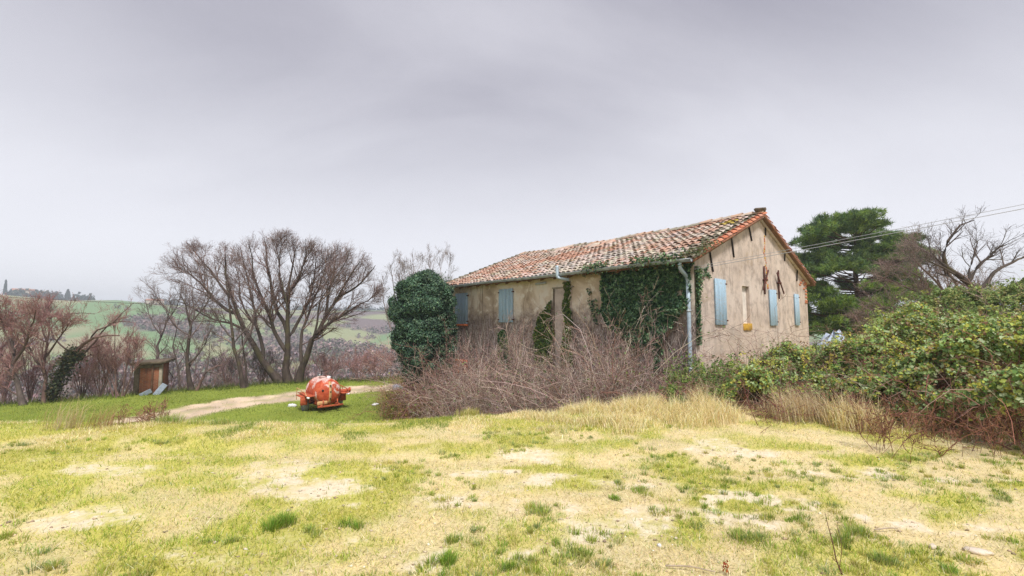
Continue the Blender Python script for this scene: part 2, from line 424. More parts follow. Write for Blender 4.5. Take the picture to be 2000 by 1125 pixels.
def m_tank():
    t = NT('peeling_red_tank_paint'); v = t.coord('Object')
    n = t.noise(v, 2.2, 8, 0.62, 0.8); n2 = t.noise(v, 6, 6, 0.7); z = t.n('SeparateXYZ', {0: v}).outputs['Z']
    c = t.ramp(n2, [(0.3, (0.30, 0.045, 0.02)), (0.5, (0.50, 0.085, 0.035)), (0.7, (0.60, 0.16, 0.07))])
    wear = t.math('ADD', n, t.math('MULTIPLY', t.math('SUBTRACT', z, 1.15), 0.14))
    c = t.mix(t.math('MULTIPLY', t.step(wear, 0.51, 0.60), 0.85), c, t.ramp(n2, [(0.35, (0.58, 0.36, 0.31)), (0.6, (0.74, 0.66, 0.63))]))
    c = t.mix(t.math('MULTIPLY', t.step(n2, 0.6, 0.68), 0.5), c, C4(0.17, 0.055, 0.03))
    return t.bsdf(c, 0.62, t.bump(n2, 0.1, 0.005), spec=0.25)
M['tank'] = m_tank()
M['chassis'] = m_plain('rusty_orange_chassis', (0.40, 0.085, 0.035), 0.75, 0, 0.45, 7)
def m_hut():
    t = NT('old_brick_masonry'); v = t.coord('Object')
    s = t.n('SeparateXYZ', {0: v}); xy = t.math('ADD', s.outputs['X'], s.outputs['Y'])
    cb = t.n('CombineXYZ', {'X': xy, 'Y': s.outputs['Z']}).outputs[0]
    br = t.n('TexBrick', {'Vector': cb, 'Color1': C4(0.34, 0.105, 0.05), 'Color2': C4(0.24, 0.07, 0.04), 'Mortar': C4(0.28, 0.18, 0.11), 'Scale': 1.0, 'Mortar Size': 0.012, 'Brick Width': 0.26, 'Row Height': 0.075})
    n = t.noise(v, 1.6, 5, 0.6); n2 = t.noise(v, 7, 4, 0.6)
    c = t.mix(t.math('MULTIPLY', t.step(n, 0.52, 0.68), 0.75), br.outputs['Color'], C4(0.11, 0.06, 0.06))
    c = t.mix(t.math('MULTIPLY', t.step(n2, 0.55, 0.7), 0.5), c, C4(0.28, 0.15, 0.08))
    return t.bsdf(c, 0.95, t.bump(br.outputs['Fac'], -0.5, 0.02), spec=0.1)
M['hut'] = m_hut()
def m_ground():
    t = NT('field_ground'); a = t.n('Attribute', attribute_name='col').outputs['Color']
    b = t.n('Attribute', attribute_name='bare').outputs['Fac']
    g = t.n('NewGeometry').outputs['Position']
    n0 = t.noise(g, 0.35, 5, 0.6); n1 = t.noise(g, 2.2, 6, 0.65, 0.3); n2 = t.noise(g, 11, 6, 0.7); n3 = t.noise(g, 55, 4, 0.7)
    soil = t.ramp(n2, [(0.28, (0.46, 0.36, 0.24)), (0.44, (0.72, 0.61, 0.45)), (0.7, (0.80, 0.72, 0.57))])
    soil = t.mix(t.math('MULTIPLY', t.step(n3, 0.60, 0.74), 0.55), soil, C4(0.20, 0.15, 0.10))
    c = t.mix(t.math('MULTIPLY', t.step(n1, 0.35, 0.7), 0.5), a, t.mix(1.0, a, C4(1.25, 1.12, 0.95), 'MULTIPLY'))
    c = t.mix(t.math('MULTIPLY', t.step(n3, 0.52, 0.72), 0.55), c, t.mix(1.0, a, C4(0.42, 0.42, 0.36), 'MULTIPLY'))
    f = t.math('ADD', b, t.math('MULTIPLY', t.math('SUBTRACT', n1, 0.5), 0.9))
    f = t.math('ADD', f, t.math('MULTIPLY', t.math('SUBTRACT', n2, 0.5), 0.7))
    c = t.mix(t.math('MULTIPLY', t.step(f, 0.28, 0.72), 0.92), c, soil)
    h = t.math('ADD', t.math('MULTIPLY', n2, 0.8), t.math('MULTIPLY', n3, 0.25))
    return t.bsdf(c, 0.97, t.bump(h, 0.8, 0.05), spec=0.06)
M['ground'] = m_ground()

# ------------------------------------------------------------------ terrain
TERR = -2.6
_te = np.array([G(px, py, TERR)[:2] for px, py in ((-160, 806), (0, 791), (150, 780), (290, 769), (430, 757), (560, 747), (740, 741))])
_tx = np.concatenate([[-90, -50], _te[:, 0], [4, 20, 70]])
_ty = np.concatenate([[6, 14], _te[:, 1], [46, 60, 85]])
_sky = np.array([(-400, 572), (0, 577), (130, 588), (230, 587), (300, 594), (420, 602), (560, 606), (760, 607), (900, 612), (1200, 634), (2400, 638)], float)
_saz = np.array([math.atan2(ray(a, b)[0], ray(a, b)[1]) for a, b in _sky])
_stan = np.array([ray(a, b)[2] / math.hypot(ray(a, b)[0], ray(a, b)[1]) for a, b in _sky])
TRK = np.array([G(px, py, TERR)[:2] for px, py in ((250, 832), (380, 802), (480, 785), (600, 770), (700, 760), (820, 751))])
def dist_poly(x, y, pl):
    d = np.full(np.shape(x), 1e9)
    for a, b in zip(pl[:-1], pl[1:]):
        ab = b - a; t = np.clip(((x - a[0]) * ab[0] + (y - a[1]) * ab[1]) / (ab @ ab), 0, 1)
        d = np.minimum(d, np.hypot(x - a[0] - t * ab[0], y - a[1] - t * ab[1]))
    return d
def edge_y(x):
    return np.interp(x, [-40, -8, -3, -1, 1.5, 3.2, 5, 7, 9, 12, 20, 60], [7.4, 6.9, 6.9, 7.35, 7.8, 8.3, 9.3, 11.2, 13.5, 17, 24, 40])
def H(x, y):
    x = np.asarray(x, float); y = np.asarray(y, float)
    r = np.hypot(x, y); az = np.arctan2(x, np.maximum(y, 1e-6))
    z = 0.06 * (fbm(x * 0.45, y * 0.45, 3) - 0.5) + 0.035 * (fbm(x * 1.9, y * 1.9, 9) - 0.5)
    # two worn wheel hollows in the field
    d = np.abs((y - (5.35 - 0.10 * x)))
    z = z - 0.035 * np.exp(-(d / 0.25) ** 2) * (np.abs(x) < 12)
    u = (y - edge_y(x)) / 6.0
    z = z + TERR * sstep(0, 1, u) + 0.12 * (fbm(x * 0.3, y * 0.3, 21) - 0.5) * sstep(0.6, 1.2, u)
    dt = dist_poly(x, y, TRK) if np.ndim(x) else 9.0
    z = z + sstep(1.9, 1.2, dt) * (u > 0.3) * (0.20 * (fbm(x * 1.5, y * 1.5, 5) - 0.5) - 0.07 * np.exp(-((dt - 0.8) / 0.3) ** 2))
    s = np.maximum(0, (y - np.interp(x, _tx, _ty))) * 0.75
    val = -27.0 * (1 - np.exp(-s / 55.0)) * sstep(0, 3, s)
    rt = EYE + 650 * np.interp(az, _saz, _stan)
    rise = sstep(150, 650, r) * (rt - (TERR - 27)) + sstep(100, 260, r) * (1 - sstep(400, 600, r)) * 34 * (fbm(x / 120, y / 120, 33) - 0.45)
    rise = rise - sstep(665, 930, r) * 25
    z = z + val + rise * sstep(0, 40, s) * (y > 0)
    return z
BAND = np.array([G(px, py)[:2] for px, py in ((690, 925), (860, 930), (1010, 928), (1200, 945), (1400, 970), (1600, 990), (1800, 1020), (2000, 1055), (2400, 1120))])
BAND2 = np.array([G(px, py)[:2] for px, py in ((600, 1075), (760, 1085), (900, 1105), (1080, 1090), (1260, 1010), (1480, 1010))])
BAND3 = np.array([G(px, py)[:2] for px, py in ((1600, 915), (1750, 925), (1900, 935), (2100, 950))])
BAND4 = np.array([G(px, py)[:2] for px, py in ((520, 925), (640, 960), (760, 985), (950, 975), (1100, 990))])
def bare_of(x, y):
    n = fbm(x * 1.1, y * 1.6, 41); m = fbm(x * 0.35, y * 0.5, 47)
    n2 = fbm(x * 3.4, y * 5.2, 43, 5); br = 0.10 + 1.05 * sstep(0.34, 0.64, n2)
    b = 0.62 * sstep(0.46, 0.70, n) * sstep(0.36, 0.58, m)
    b = np.maximum(b, 0.98 * np.exp(-(dist_poly(x, y, BAND) / 0.30) ** 2) * (0.30 + 0.8 * n) * br)
    b = np.maximum(b, 0.95 * np.exp(-(dist_poly(x, y, BAND2) / 0.30) ** 2) * (0.30 + 0.8 * n) * br)
    b = np.maximum(b, 0.85 * np.exp(-(dist_poly(x, y, BAND3) / 0.28) ** 2) * (0.30 + 0.8 * n) * br)
    b = np.maximum(b, 0.85 * np.exp(-(dist_poly(x, y, BAND4) / 0.26) ** 2) * (0.30 + 0.8 * n) * br)
    u = (y - edge_y(x))
    b = b * (0.50 + 0.82 * n2)
    return np.clip(b, 0, 1) * (1 - sstep(-2.2, -0.4, u)) * sstep(-8, -6, x + 2 * n)
def green_of(x, y):
    n = fbm(x * 1.5 + 5, y * 2.2, 61, 5); m = fbm(x * 0.28, y * 0.4, 67)
    g = sstep(0.38, 0.60, n) * (0.6 + 0.4 * sstep(0.35, 0.6, m))
    left = sstep(0.5, -4, x)
    return np.clip(g + 0.30 * left + 0.06, 0, 1)
def build_ground():
    a_f = np.radians(np.arange(-66, 66.01, 0.33)); a_b = np.radians(np.arange(70, 290, 5.0))
    A = np.concatenate([a_f, a_b]); nA = len(A)
    Rr = np.concatenate([np.geomspace(0.4, 16, 150), np.geomspace(16.4, 930, 180)]); nR = len(Rr)
    X = np.sin(A)[None, :] * Rr[:, None]; Y = np.cos(A)[None, :] * Rr[:, None]
    x, y = X.ravel(), Y.ravel(); r = np.hypot(x, y)
    z = H(x, y)
    u = (y - edge_y(x)) / 6.0
    s = (y - np.interp(x, _tx, _ty)) * 0.75
    g = green_of(x, y)[:, None]; n = fbm(x * 0.8, y * 0.8, 71)[:, None]
    straw = np.array([0.68, 0.57, 0.34]) * (0.85 + 0.3 * n); moss = np.array([0.47, 0.46, 0.08]) * (0.85 + 0.3 * n)
    c = straw * (1 - g * 0.8) + moss * g * 0.8
    # bank and terrace turf
    tg = np.array([0.22, 0.27, 0.05]) * (0.75 + 0.5 * fbm(x * 0.5, y * 0.5, 77)[:, None])
    dr = np.array([0.42, 0.32, 0.15]) * (0.8 + 0.4 * n)
    wl = sstep(-1.5, -3.5, x)[:, None]
    bank = tg * wl + dr * (1 - wl)
    k = sstep(0.05, 0.35, u)[:, None]; c = c * (1 - k) + bank * k
    k = sstep(0.5, 0.9, u)[:, None]; c = c * (1 - k) + tg * k
    # mud track on the terrace
    d = dist_poly(x, y, TRK) + 0.7 * (fbm(x * 0.7, y * 0.7, 83) - 0.5)
    k = (sstep(1.75, 1.25, d) * (u > 0.3))[:, None]
    mud = np.array([0.56, 0.45, 0.34]) * (0.45 + 1.05 * fbm(x * 1.6, y * 1.6, 87)[:, None])
    rib = sstep(0.35, 0.15, d)[:, None] * 0.35                        # a grassy rib between the ruts
    c = c * (1 - k) + (mud * (1 - rib) + tg * rib) * k
    # scrub slope, valley, far fields
    scrub = np.array([0.20, 0.155, 0.115]) * (0.7 + 0.6 * fbm(x * 0.15, y * 0.15, 91)[:, None])
    k = sstep(0.5, 3.0, s)[:, None]; c = c * (1 - k) + scrub * k
    f1 = fbm(x / 95, y / 95, 95, 3)[:, None]; f2 = fbm(x / 60 + 9, y / 60, 99, 3)[:, None]
    green = np.array([0.16, 0.26, 0.12]); pale = np.array([0.27, 0.30, 0.16]); tan = np.array([0.34, 0.28, 0.18]); wood = np.array([0.16, 0.12, 0.125])
    fld = green * (1 - sstep(0.46, 0.54, f1)) + pale * sstep(0.46, 0.54, f1)
    k = sstep(0.62, 0.70, f2) * 0.7; fld = fld * (1 - k) + tan * k
    k = sstep(0.40, 0.34, f2 - 0.25 * sstep(420, 240, r)[:, None]); fld = fld * (1 - k) + wood * k
    k = (sstep(150, 300, r) * (s > 0))[:, None]; c = c * (1 - k) + fld * k
    bare = bare_of(x, y) * (r < 30)
    i = np.arange(nR - 1)[:, None] * nA; j = np.arange(nA)[None, :]; j2 = (j + 1) % nA
    F = np.stack([i + j, i + nA + j, i + nA + j2, i + j2], -1).reshape(-1, 4)
    V = np.stack([x, y, z], 1)
    V = np.vstack([V, [[0, 0, H(np.array([0.]), np.array([0.01]))[0]]]]); c = np.vstack([c, [[0.45, 0.35, 0.2]]])
    bare = np.append(bare, 0.2)
    F2 = np.stack([np.full(nA, len(V) - 1), np.arange(nA), (np.arange(nA) + 1) % nA], 1)
    me = npmesh('ground', V, [F, F2], c, smooth=True)
    at = me.attributes.new('bare', 'FLOAT', 'POINT'); at.data.foreach_set('value', bare.astype(np.float32))
    fix_normals(me)
    if me.polygons[len(me.polygons) // 3].normal.z < 0: me.flip_normals()
    tag(link('ground', me, None, M['ground']), kind='structure')
build_ground()
def on(x, y, dz=0.0):
    return float(H(np.array([x]), np.array([y]))[0]) + dz

# ------------------------------------------------------------------ bare trees, shrubs: generators
def spawn(P, R, k, t0, t1, ang, ln, m=4, up=0.15, jit=0.18, rr=0.6, rmin=0.004, taper=0.35, env=None, keep=1.0, outw=None):
    """k children on every polyline of P (n,mp,3) with radii R (n,mp)"""
    n, mp, _ = P.shape
    idx = np.repeat(np.arange(n), k)
    if keep < 1: idx = idx[rng.random(len(idx)) < keep]
    q = len(idx); t = rng.uniform(t0, t1, q) * (mp - 1); i = np.minimum(t.astype(int), mp - 2); f = (t - i)[:, None]
    a, b = P[idx, i], P[idx, i + 1]; pos = a + (b - a) * f
    tan = unit(b - a); perp = unit(np.cross(tan, rng.normal(size=(q, 3))))
    an = np.radians(rng.uniform(ang[0], ang[1], q))[:, None]
    d = unit(tan * np.cos(an) + perp * np.sin(an) + np.array([0, 0, up]))
    if outw is not None: d = unit(d + outw[1] * unit(pos - outw[0]))
    L = rng.uniform(ln[0], ln[1], q)[:, None] * (1.15 - 0.45 * (t / (mp - 1)))[:, None]
    if env is not None:
        e = pos + d * L; inside = env(e); L = np.where(inside[:, None], L, L * 0.4)
        ok = env(pos + d * L * 0.6) | (rng.random(q) < 0.06)
        idx, i, f, pos, d, L, t = idx[ok], i[ok], f[ok], pos[ok], d[ok], L[ok], t[ok]; q = len(idx)
    out = [pos]; p = pos
    for s in range(m - 1):
        d = unit(d + rng.normal(0, jit, (q, 3)) + np.array([0, 0, up * 0.6])); p = p + d * L / (m - 1); out.append(p)
    r0 = (R[idx, i] * (1 - f[:, 0]) + R[idx, i + 1] * f[:, 0]) * rr
    r0 = np.maximum(np.minimum(r0, L[:, 0] * 0.035 + rmin), rmin)
    Rn = r0[:, None] * np.linspace(1, taper, m)[None]
    return np.stack(out, 1), np.maximum(Rn, rmin * 0.8)
def bare_tree(name, limbs, levels, label, cat, bark, twig_cols, base, group=None, env=None, outw=None, m0=9):
    """limbs: list of (points, r0, r1), the first the trunk; levels: list of dict for spawn"""
    root = empty(name, base, 0, label, cat, group)
    b = np.asarray(base, float)
    P = np.stack([resample(l[0], m0) for l in limbs]); 
    wob = rng.normal(0, 1, P.shape) * np.array([l[1] for l in limbs])[:, None, None] * 0.28; wob[:, 0] = 0
    P = P + wob
    R = np.stack([np.linspace(l[1], l[2], m0) ** 1.0 for l in limbs])
    tl = [(P, R)]
    tr = [l[3] if len(l) > 3 else False for l in limbs]
    ti = [i for i in range(len(limbs)) if i == 0 or tr[i]]; li = [i for i in range(len(limbs)) if i not in ti]
    Pt = P[ti].copy(); Rt = R[ti].copy(); Rt[:, 0] *= 1.35
    V, F = tubes(Pt - b, Rt, 9); link('trunk', npmesh('trunk', V, F, smooth=True), root, bark)
    parts = []
    if li:
        V, F = tubes(P[li] - b, R[li], 7); parts.append((V, F, palette(len(V), twig_cols[:1], jit=0.05)))
    cur = (P, R)
    allp = [cur]
    for n, lv in enumerate(levels):
        lv = dict(lv); src = lv.pop('src', -1); pool = allp[src]
        ch = spawn(pool[0], pool[1], env=env if n < 2 else None, outw=outw if n < 3 else None, **lv); allp.append(ch)
        sides = 5 if n == 0 else 3
        V, F = tubes(ch[0] - b, ch[1], sides)
        c = palette(len(ch[0]), twig_cols[1:] if len(twig_cols) > 1 else twig_cols, jit=0.15)
        parts.append((V, F, np.repeat(c, ch[0].shape[1] * sides, 0)))
    V, F, c = join_np(parts)
    link('crown', npmesh('crown', V, F, c, smooth=False), root, M['twig'])
    return root, allp
# ------------------------------------------------------------------ the farmhouse
TH = math.radians(40.84); HX, HY, HZ = 5.119, 12.2, -2.4
E2 = np.array([math.cos(TH), math.sin(TH), 0]); E1 = np.array([-math.sin(TH), math.cos(TH), 0])   # along the gable, along the front
HW, HL = 10.08, 12.8
XR = 4.95                                                                                         # ridge position across the house
Z_E, Z_R = 3.40 - HZ, 5.50 - HZ                                                                   # roof plane at the eave (x=-.42) and the ridge
SL = (Z_R - Z_E) / (XR + 0.42); SA = math.atan(SL)
def deck(x): return np.where(np.asarray(x) <= XR, Z_E + (np.asarray(x) + 0.42) * SL, Z_R - (np.asarray(x) - XR) * SL)
def gab(px, py, y=0.0):
    d = ray(px, py); o = np.array([0, 0, EYE]) - np.array([HX, HY, HZ]); t = (y - o @ E1) / (d @ E1); p = o + d * t
    return float(p @ E2), float(p[2])
def fro(px, py, x=0.0):
    d = ray(px, py); o = np.array([0, 0, EYE]) - np.array([HX, HY, HZ]); t = (x - o @ E2) / (d @ E2); p = o + d * t
    return float(p @ E1), float(p[2])
def house_w(x, y, z): return np.array([HX, HY, HZ]) + E2 * x + E1 * y + np.array([0, 0, z])
house = empty('farmhouse', (HX, HY, HZ), TH, 'abandoned two-storey farmhouse with sagging clay tile roof and ivy on its front', 'house')
def hp(name, parts, m, parent=None, **k): return part(name, parts, m, parent or house, **k)
def sag(y): return -0.09 * math.sin(math.pi * min(max(y / HL, 0), 1)) + 0.03 * math.sin(y * 1.7) 
# gable wall facing right, with a blind niche
n0, zt = gab(1449, 558); n1, zb_ = gab(1466, 632); zn0, zn1 = zb_, zt; ND = 0.11
def poly_wall(y):
    V, F = [], []
    def q(*p): F.append([len(V) + i for i in range(len(p))]); V.extend(p)
    top = lambda x: float(deck(x)) - 0.13
    lo = -1.2
    q((0, y, lo), (n0, y, lo), (n0, y, top(n0)), (0, y, top(0)))
    q((n0, y, lo), (n1, y, lo), (n1, y, zn0), (n0, y, zn0))
    q((n0, y, zn1), (n1, y, zn1), (n1, y, top(n1)), (n0, y, top(n0)))
    q((n1, y, lo), (XR, y, lo), (XR, y, top(XR)), (n1, y, top(n1)))
    q((XR, y, lo), (HW, y, lo), (HW, y, top(HW)), (XR, y, top(XR)))
    q((n0, y, zn1), (n0, y + ND, zn1), (n1, y + ND, zn1), (n1, y, zn1))
    q((n1, y, zn0), (n1, y, zn1), (n1, y + ND, zn1), (n1, y + ND, zn0))
    q((n0, y, zn0), (n0, y + ND, zn0), (n0, y + ND, zn1), (n0, y, zn1))
    q((n0, y, zn0), (n1, y, zn0), (n1, y + ND, zn0), (n0, y + ND, zn0))
    return np.array(V), np.array(F)
gw = hp('gable_wall', [poly_wall(0.0)], M['gable'], fix=False)
hp('niche_back', [(np.array([[n0, ND, zn0], [n1, ND, zn0], [n1, ND, zn1], [n0, ND, zn1]]), np.array([[0, 1, 2, 3]]))], M['white_plaster'], gw, fix=False)
hp('niche_sill', [bevel_box(n0 - 0.03, n1 + 0.03, -0.045, 0.10, zn0 - 0.22, zn0 + 0.004)], M['ochre'], gw)
zt0 = float(deck(0)) - 0.13
fw = hp('front_wall', [(np.array([[0, 0, -1.2], [0, HL, -1.2], [0, HL, zt0], [0, 0, zt0]]), np.array([[0, 3, 2, 1]]))], M['front'], fix=False)
hp('rear_wall', [(np.array([[HW, 0, -1.2], [HW, HL, -1.2], [HW, HL, zt0 - 0.05], [HW, 0, zt0 - 0.05]]), np.array([[0, 1, 2, 3]]))], M['gable'], fix=False)
hp('far_gable_wall', [(np.array([[0, HL, -1.2], [HW, HL, -1.2], [HW, HL, float(deck(HW)) - .13], [XR, HL, Z_R - .13], [0, HL, zt0]]), np.array([[4, 3, 2, 1, 0]]))], M['gable'], fix=False)
# front wall relief: a blocked doorway panel with its frame, a pilaster, the eaves band
def front_box(name, s0, s1, z0, z1, d, m, b=0.012):
    return hp(name, [bevel_box(-d, 0.06, s0, s1, z0, z1, b)], m, fw)
sA, zA = fro(1116, 562); sB, _ = fro(1084, 562); _, zlow = fro(1100, 770)
front_box('blocked_doorway', sA, sB, zlow, zA, 0.035, M['gable'])
front_box('door_lintel', sA - 0.12, sB + 0.12, zA + 0.006, zA + 0.06, 0.05, M['pale_render'])
front_box('door_jamb', sB + 0.004, sB + 0.07, zlow, zA, 0.05, M['concrete'])
# terracotta grille, low on the left
s1_, z1_ = fro(914, 703); s0_, z0_ = fro(890, 729)
for i in range(3):
    for j in range(3):
        if i == 1 and j in (0, 1): continue
        w = (s0_ - s1_) / 3; h = (z1_ - z0_) / 3
        front_box('terracotta_block', s1_ + i * w + .01, s1_ + (i + 1) * w - .01, z0_ + j * h + .01, z0_ + (j + 1) * h - .01, 0.05, M['terracotta'])
# exposed bricks low on the front, by the brush
for k in range(9):
    s, z = fro(1232 + (k % 2) * 6 + rng.uniform(-2, 2), 724 + (k // 2) * 5.5)
    front_box('brick', s - 0.11, s + 0.11, z - 0.035, z + 0.03, 0.03, M['brick_red'], 0.008)
# exposed bricks at the far corner and under the rear eave of the gable
for k in range(13):
    px, py = [(1577, 556), (1578, 562), (1576, 569), (1579, 575), (1577, 581), (1579, 588), (1574, 553), (1568, 548), (1571, 556), (1564, 552), (1575, 591), (1570, 564), (1562, 556)][k]
    t, z = gab(px, py); w = rng.uniform(0.10, 0.16); t = min(t, HW - w - 0.01)
    hp('brick', [bevel_box(t - w, t + w, -0.025, 0.05, z - 0.035, z + 0.035, 0.008)], M['brick_red'], gw)
# the crack: brick showing through in uneven bits
cr_pts = [(1493, 462), (1494, 478), (1492, 492), (1495, 508), (1496, 524), (1497, 540), (1498, 556), (1500, 563)]
cp = np.array([gab(*p) for p in cr_pts]); 
for k in range(24):
    f = k / 23 * (len(cp) - 1); i = min(int(f), len(cp) - 2); t, z = cp[i] + (cp[i + 1] - cp[i]) * (f - i)
    w = rng.uniform(0.02, 0.07); t += rng.normal(0, 0.03)
    hp('brick', [bevel_box(t - w, t + w, -0.012, 0.04, z - rng.uniform(.02, .06), z + rng.uniform(.02, .06), 0.006)], M['brick_red'] if k % 3 else M['ochre'], gw)
# iron tie-rod keys: crossed bars, and straight stakes under the rakes
def bar(a, b, r, m, y=-0.05, name='iron_bar', par=None):
    (t0, z0), (t1, z1) = gab(*a), gab(*b)
    d = np.array([t1 - t0, 0, z1 - z0]); L = np.linalg.norm(d); an = math.atan2(d[0], d[2])
    V, F = bevel_box(-r, r, -r * 0.6, r * 0.6, 0, L, r * 0.25); V = xf(V, (t0, y, z0), ry=an)
    return hp(name, [(V, F)], m, par)
for cx in (0, 1):
    o = [((1490, 520), (1492, 575)), ((1495, 528), (1485, 567))] if cx == 0 else [((1518, 528), (1520, 584)), ((1512, 533), (1526, 574))]
    for k, (a, b) in enumerate(o): bar(b, a, 0.032, M['iron'], -0.04 - 0.055 * k, 'tie_bar')
    c = (1491, 547) if cx == 0 else (1518, 553)
    t, z = gab(*c); hp('tie_plate', [bevel_box(t - 0.09, t + 0.09, -0.13, 0.02, z - 0.03, z + 0.03, 0.01)], M['iron'])
for a, b in (((1384, 488), (1391, 531)), ((1427, 464), (1432, 503)), ((1461, 441), (1467, 471)), ((1493, 425), (1494, 460)), ((1532, 488), (1531, 510)), ((1556, 526), (1555, 549))):
    bar(b, a, 0.028, M['black_iron'], -0.03, 'wall_anchor')
# shutters: boards, ledges and hinges
def shutter(face, a, b, leaves_n):
    (s0, z1), (s1, z0) = (gab if face == 'g' else fro)(*a), (gab if face == 'g' else fro)(*b)
    lo, hi = min(s0, s1), max(s0, s1)
    sh = empty('shutter', (0, 0, 0)); sh.parent = house
    nb = 3 if face == 'g' else 4
    def bb(u0, u1, d0, d1, za, zb2, bv=0.006):
        return bevel_box(u0, u1, -d1, -d0, za, zb2, bv) if face == 'g' else bevel_box(-d1, -d0, u0, u1, za, zb2, bv)
    w = (hi - lo) / nb
    for k in range(nb):
        dz = rng.uniform(-0.012, 0.012); g = 0.012 if (face == 'f' and k == 1) else 0.004
        part('board', [bb(lo + k * w + 0.002, lo + (k + 1) * w - g, 0.025, 0.06 + rng.uniform(0, 0.006), z0 + dz, z1 + dz)], M['blue'], sh)
    part('backing_frame', [bb(lo + 0.01, hi - 0.01, 0.004, 0.022, z0 + 0.03, z1 - 0.03)], M['blue'], sh)
    for hz in (z0 + 0.13, z1 - 0.13):
        for u in ((lo, hi) if face == 'f' else (hi,)):
            part('hinge', [bb(u - 0.05, u + 0.05, 0.004, 0.078, hz - 0.022, hz + 0.022)], M['iron'], sh)
    return sh
shutter('g', (1393, 544), (1417, 634.5), 1); shutter('g', (1500, 565), (1516, 635.5), 1); shutter('g', (1549, 574), (1560, 635.5), 1)
shutter('f', (891, 574), (914, 633), 2); shutter('f', (976, 566), (1003, 630), 2)
for a, b in (((893, 633), (914, 637)),):
    (s0, z1), (s1, z0) = fro(*a), fro(*b); front_box('window_sill', min(s0, s1), max(s0, s1), z0, z1, 0.08, M['terracotta'])
# old climber rootlets still clinging to the front wall
rs = []
for k in range(520):
    y0 = rng.uniform(0.15, HL - 0.2); z0 = rng.uniform(0.3, 3.0); p = np.array([-0.012, y0, z0]); pts = [p]; L = rng.uniform(0.8, 2.6)
    for q in range(7): p = p + np.array([0, rng.normal(0, 0.09), L / 7 * rng.uniform(0.6, 1.2)]); pts.append(p)
    rs.append(np.array(pts))
P = np.stack(rs); V, F = tubes(P, np.linspace(0.013, 0.004, 8)[None] * rng.uniform(.4, 1.2, (520, 1)), 4)
tag(link('dead_climber_stems', npmesh('dead_climber_stems', V, F, np.repeat(palette(520, [(0.30, 0.235, 0.20), (0.45, 0.38, 0.34), (0.16, 0.115, 0.10), (0.55, 0.48, 0.43)], jit=.2), 32, 0)), fw, M['twig']), kind='stuff')
# ---- roof
roof = empty('roof', (0, 0, 0)); roof.parent = house
ys = np.linspace(-0.2, HL + 0.2, 24)
def slope_sheet(xa, xb, dz, th):
    V, F = [], []
    for y in ys:
        for x in (xa, xb):
            z = float(deck(x)) + dz + sag(y) * (1 if abs(x - XR) < 1 else 0.3)
            V += [[x, y, z], [x, y, z - th]]
    for i in range(len(ys) - 1):
        a, b = i * 4, i * 4 + 4
        F += [[a, a + 2, b + 2, b], [a + 1, b + 1, b + 3, a + 3], [a, b, b + 1, a + 1], [a + 2, a + 3, b + 3, b + 2]]
    F += [[0, 1, 3, 2]]; e = (len(ys) - 1) * 4; F += [[e, e + 2, e + 3, e + 1]]
    return np.array(V), np.array(F)
hp('roof_deck', [slope_sheet(-0.42, XR - 0.01, -0.085, 0.06), slope_sheet(XR + 0.01, HW + 0.4, -0.085, 0.06)], M['wood_beam'], roof)
TC = [((0.47, 0.285, 0.235), 5), ((0.53, 0.375, 0.325), 6), ((0.50, 0.41, 0.37), 5), ((0.42, 0.37, 0.335), 3), ((0.50, 0.285, 0.20), 1.2), ((0.31, 0.275, 0.235), 2), ((0.58, 0.475, 0.42), 4), ((0.45, 0.33, 0.07), 0.35)]
def tile_geo(L=0.44, r0=0.108, r1=0.085, th=0.016, n=5, lift=0.035):
    a = np.linspace(0, math.pi, n + 1)
    o0 = np.stack([np.zeros(n + 1), np.cos(a) * r0, np.sin(a) * r0 * 0.82 + lift], 1)
    o1 = np.stack([np.full(n + 1, L), np.cos(a) * r1, np.sin(a) * r1 * 0.82], 1)
    i0 = np.stack([np.zeros(n + 1), np.cos(a) * (r0 - th), np.sin(a) * (r0 - th) * 0.82 + lift - 0.003], 1)
    i1 = np.stack([np.full(n + 1, L * 0.5), np.cos(a) * (r0 - th) * .9, np.sin(a) * (r0 - th) * 0.7], 1)
    V = np.vstack([o0, o1, i0, i1]); F = []; m = n + 1
    for k in range(n):
        F += [[k, k + 1, m + k + 1, m + k], [k, 2 * m + k, 2 * m + k + 1, k + 1], [2 * m + k, 3 * m + k, 3 * m + k + 1, 2 * m + k + 1]]
    return V, np.array(F)
TV, TF = tile_geo()
tile_vars = []; tile_red = []
for k in range(14):
    c = palette(1, [x[0] for x in TC], [x[1] for x in TC])[0]
    me = npmesh('roof_tile', TV, TF, np.repeat(c[None], len(TV), 0), smooth=False); me.materials.append(M['tile']); tile_vars.append(me); tile_red.append(c[0] / c[2])
tile_vars = [tile_vars[i] for i in np.argsort(tile_red)]
moss_me = []
for c in ((0.17, 0.15, 0.115), (0.225, 0.205, 0.16), (0.13, 0.12, 0.075), (0.40, 0.30, 0.06)):
    me = npmesh('mossy_tile', TV, TF, np.repeat(np.array([c]), len(TV), 0)); me.materials.append(M['tile']); moss_me.append(me)
red_me = []
for c in ((0.52, 0.19, 0.11), (0.56, 0.24, 0.15), (0.47, 0.155, 0.09), (0.50, 0.25, 0.18)):
    me = npmesh('verge_tile', TV, TF, np.repeat(np.array([c]), len(TV), 0)); me.materials.append(M['tile']); red_me.append(me)
PT, EX = 0.233, 0.35
cols_n = int((HL + 0.15) / PT); rows_n = int((XR + 0.40) / math.cos(SA) / EX) + 1
HOLES = [gab(1085, 490, 0)[0]]   # (kept for reference of height only)
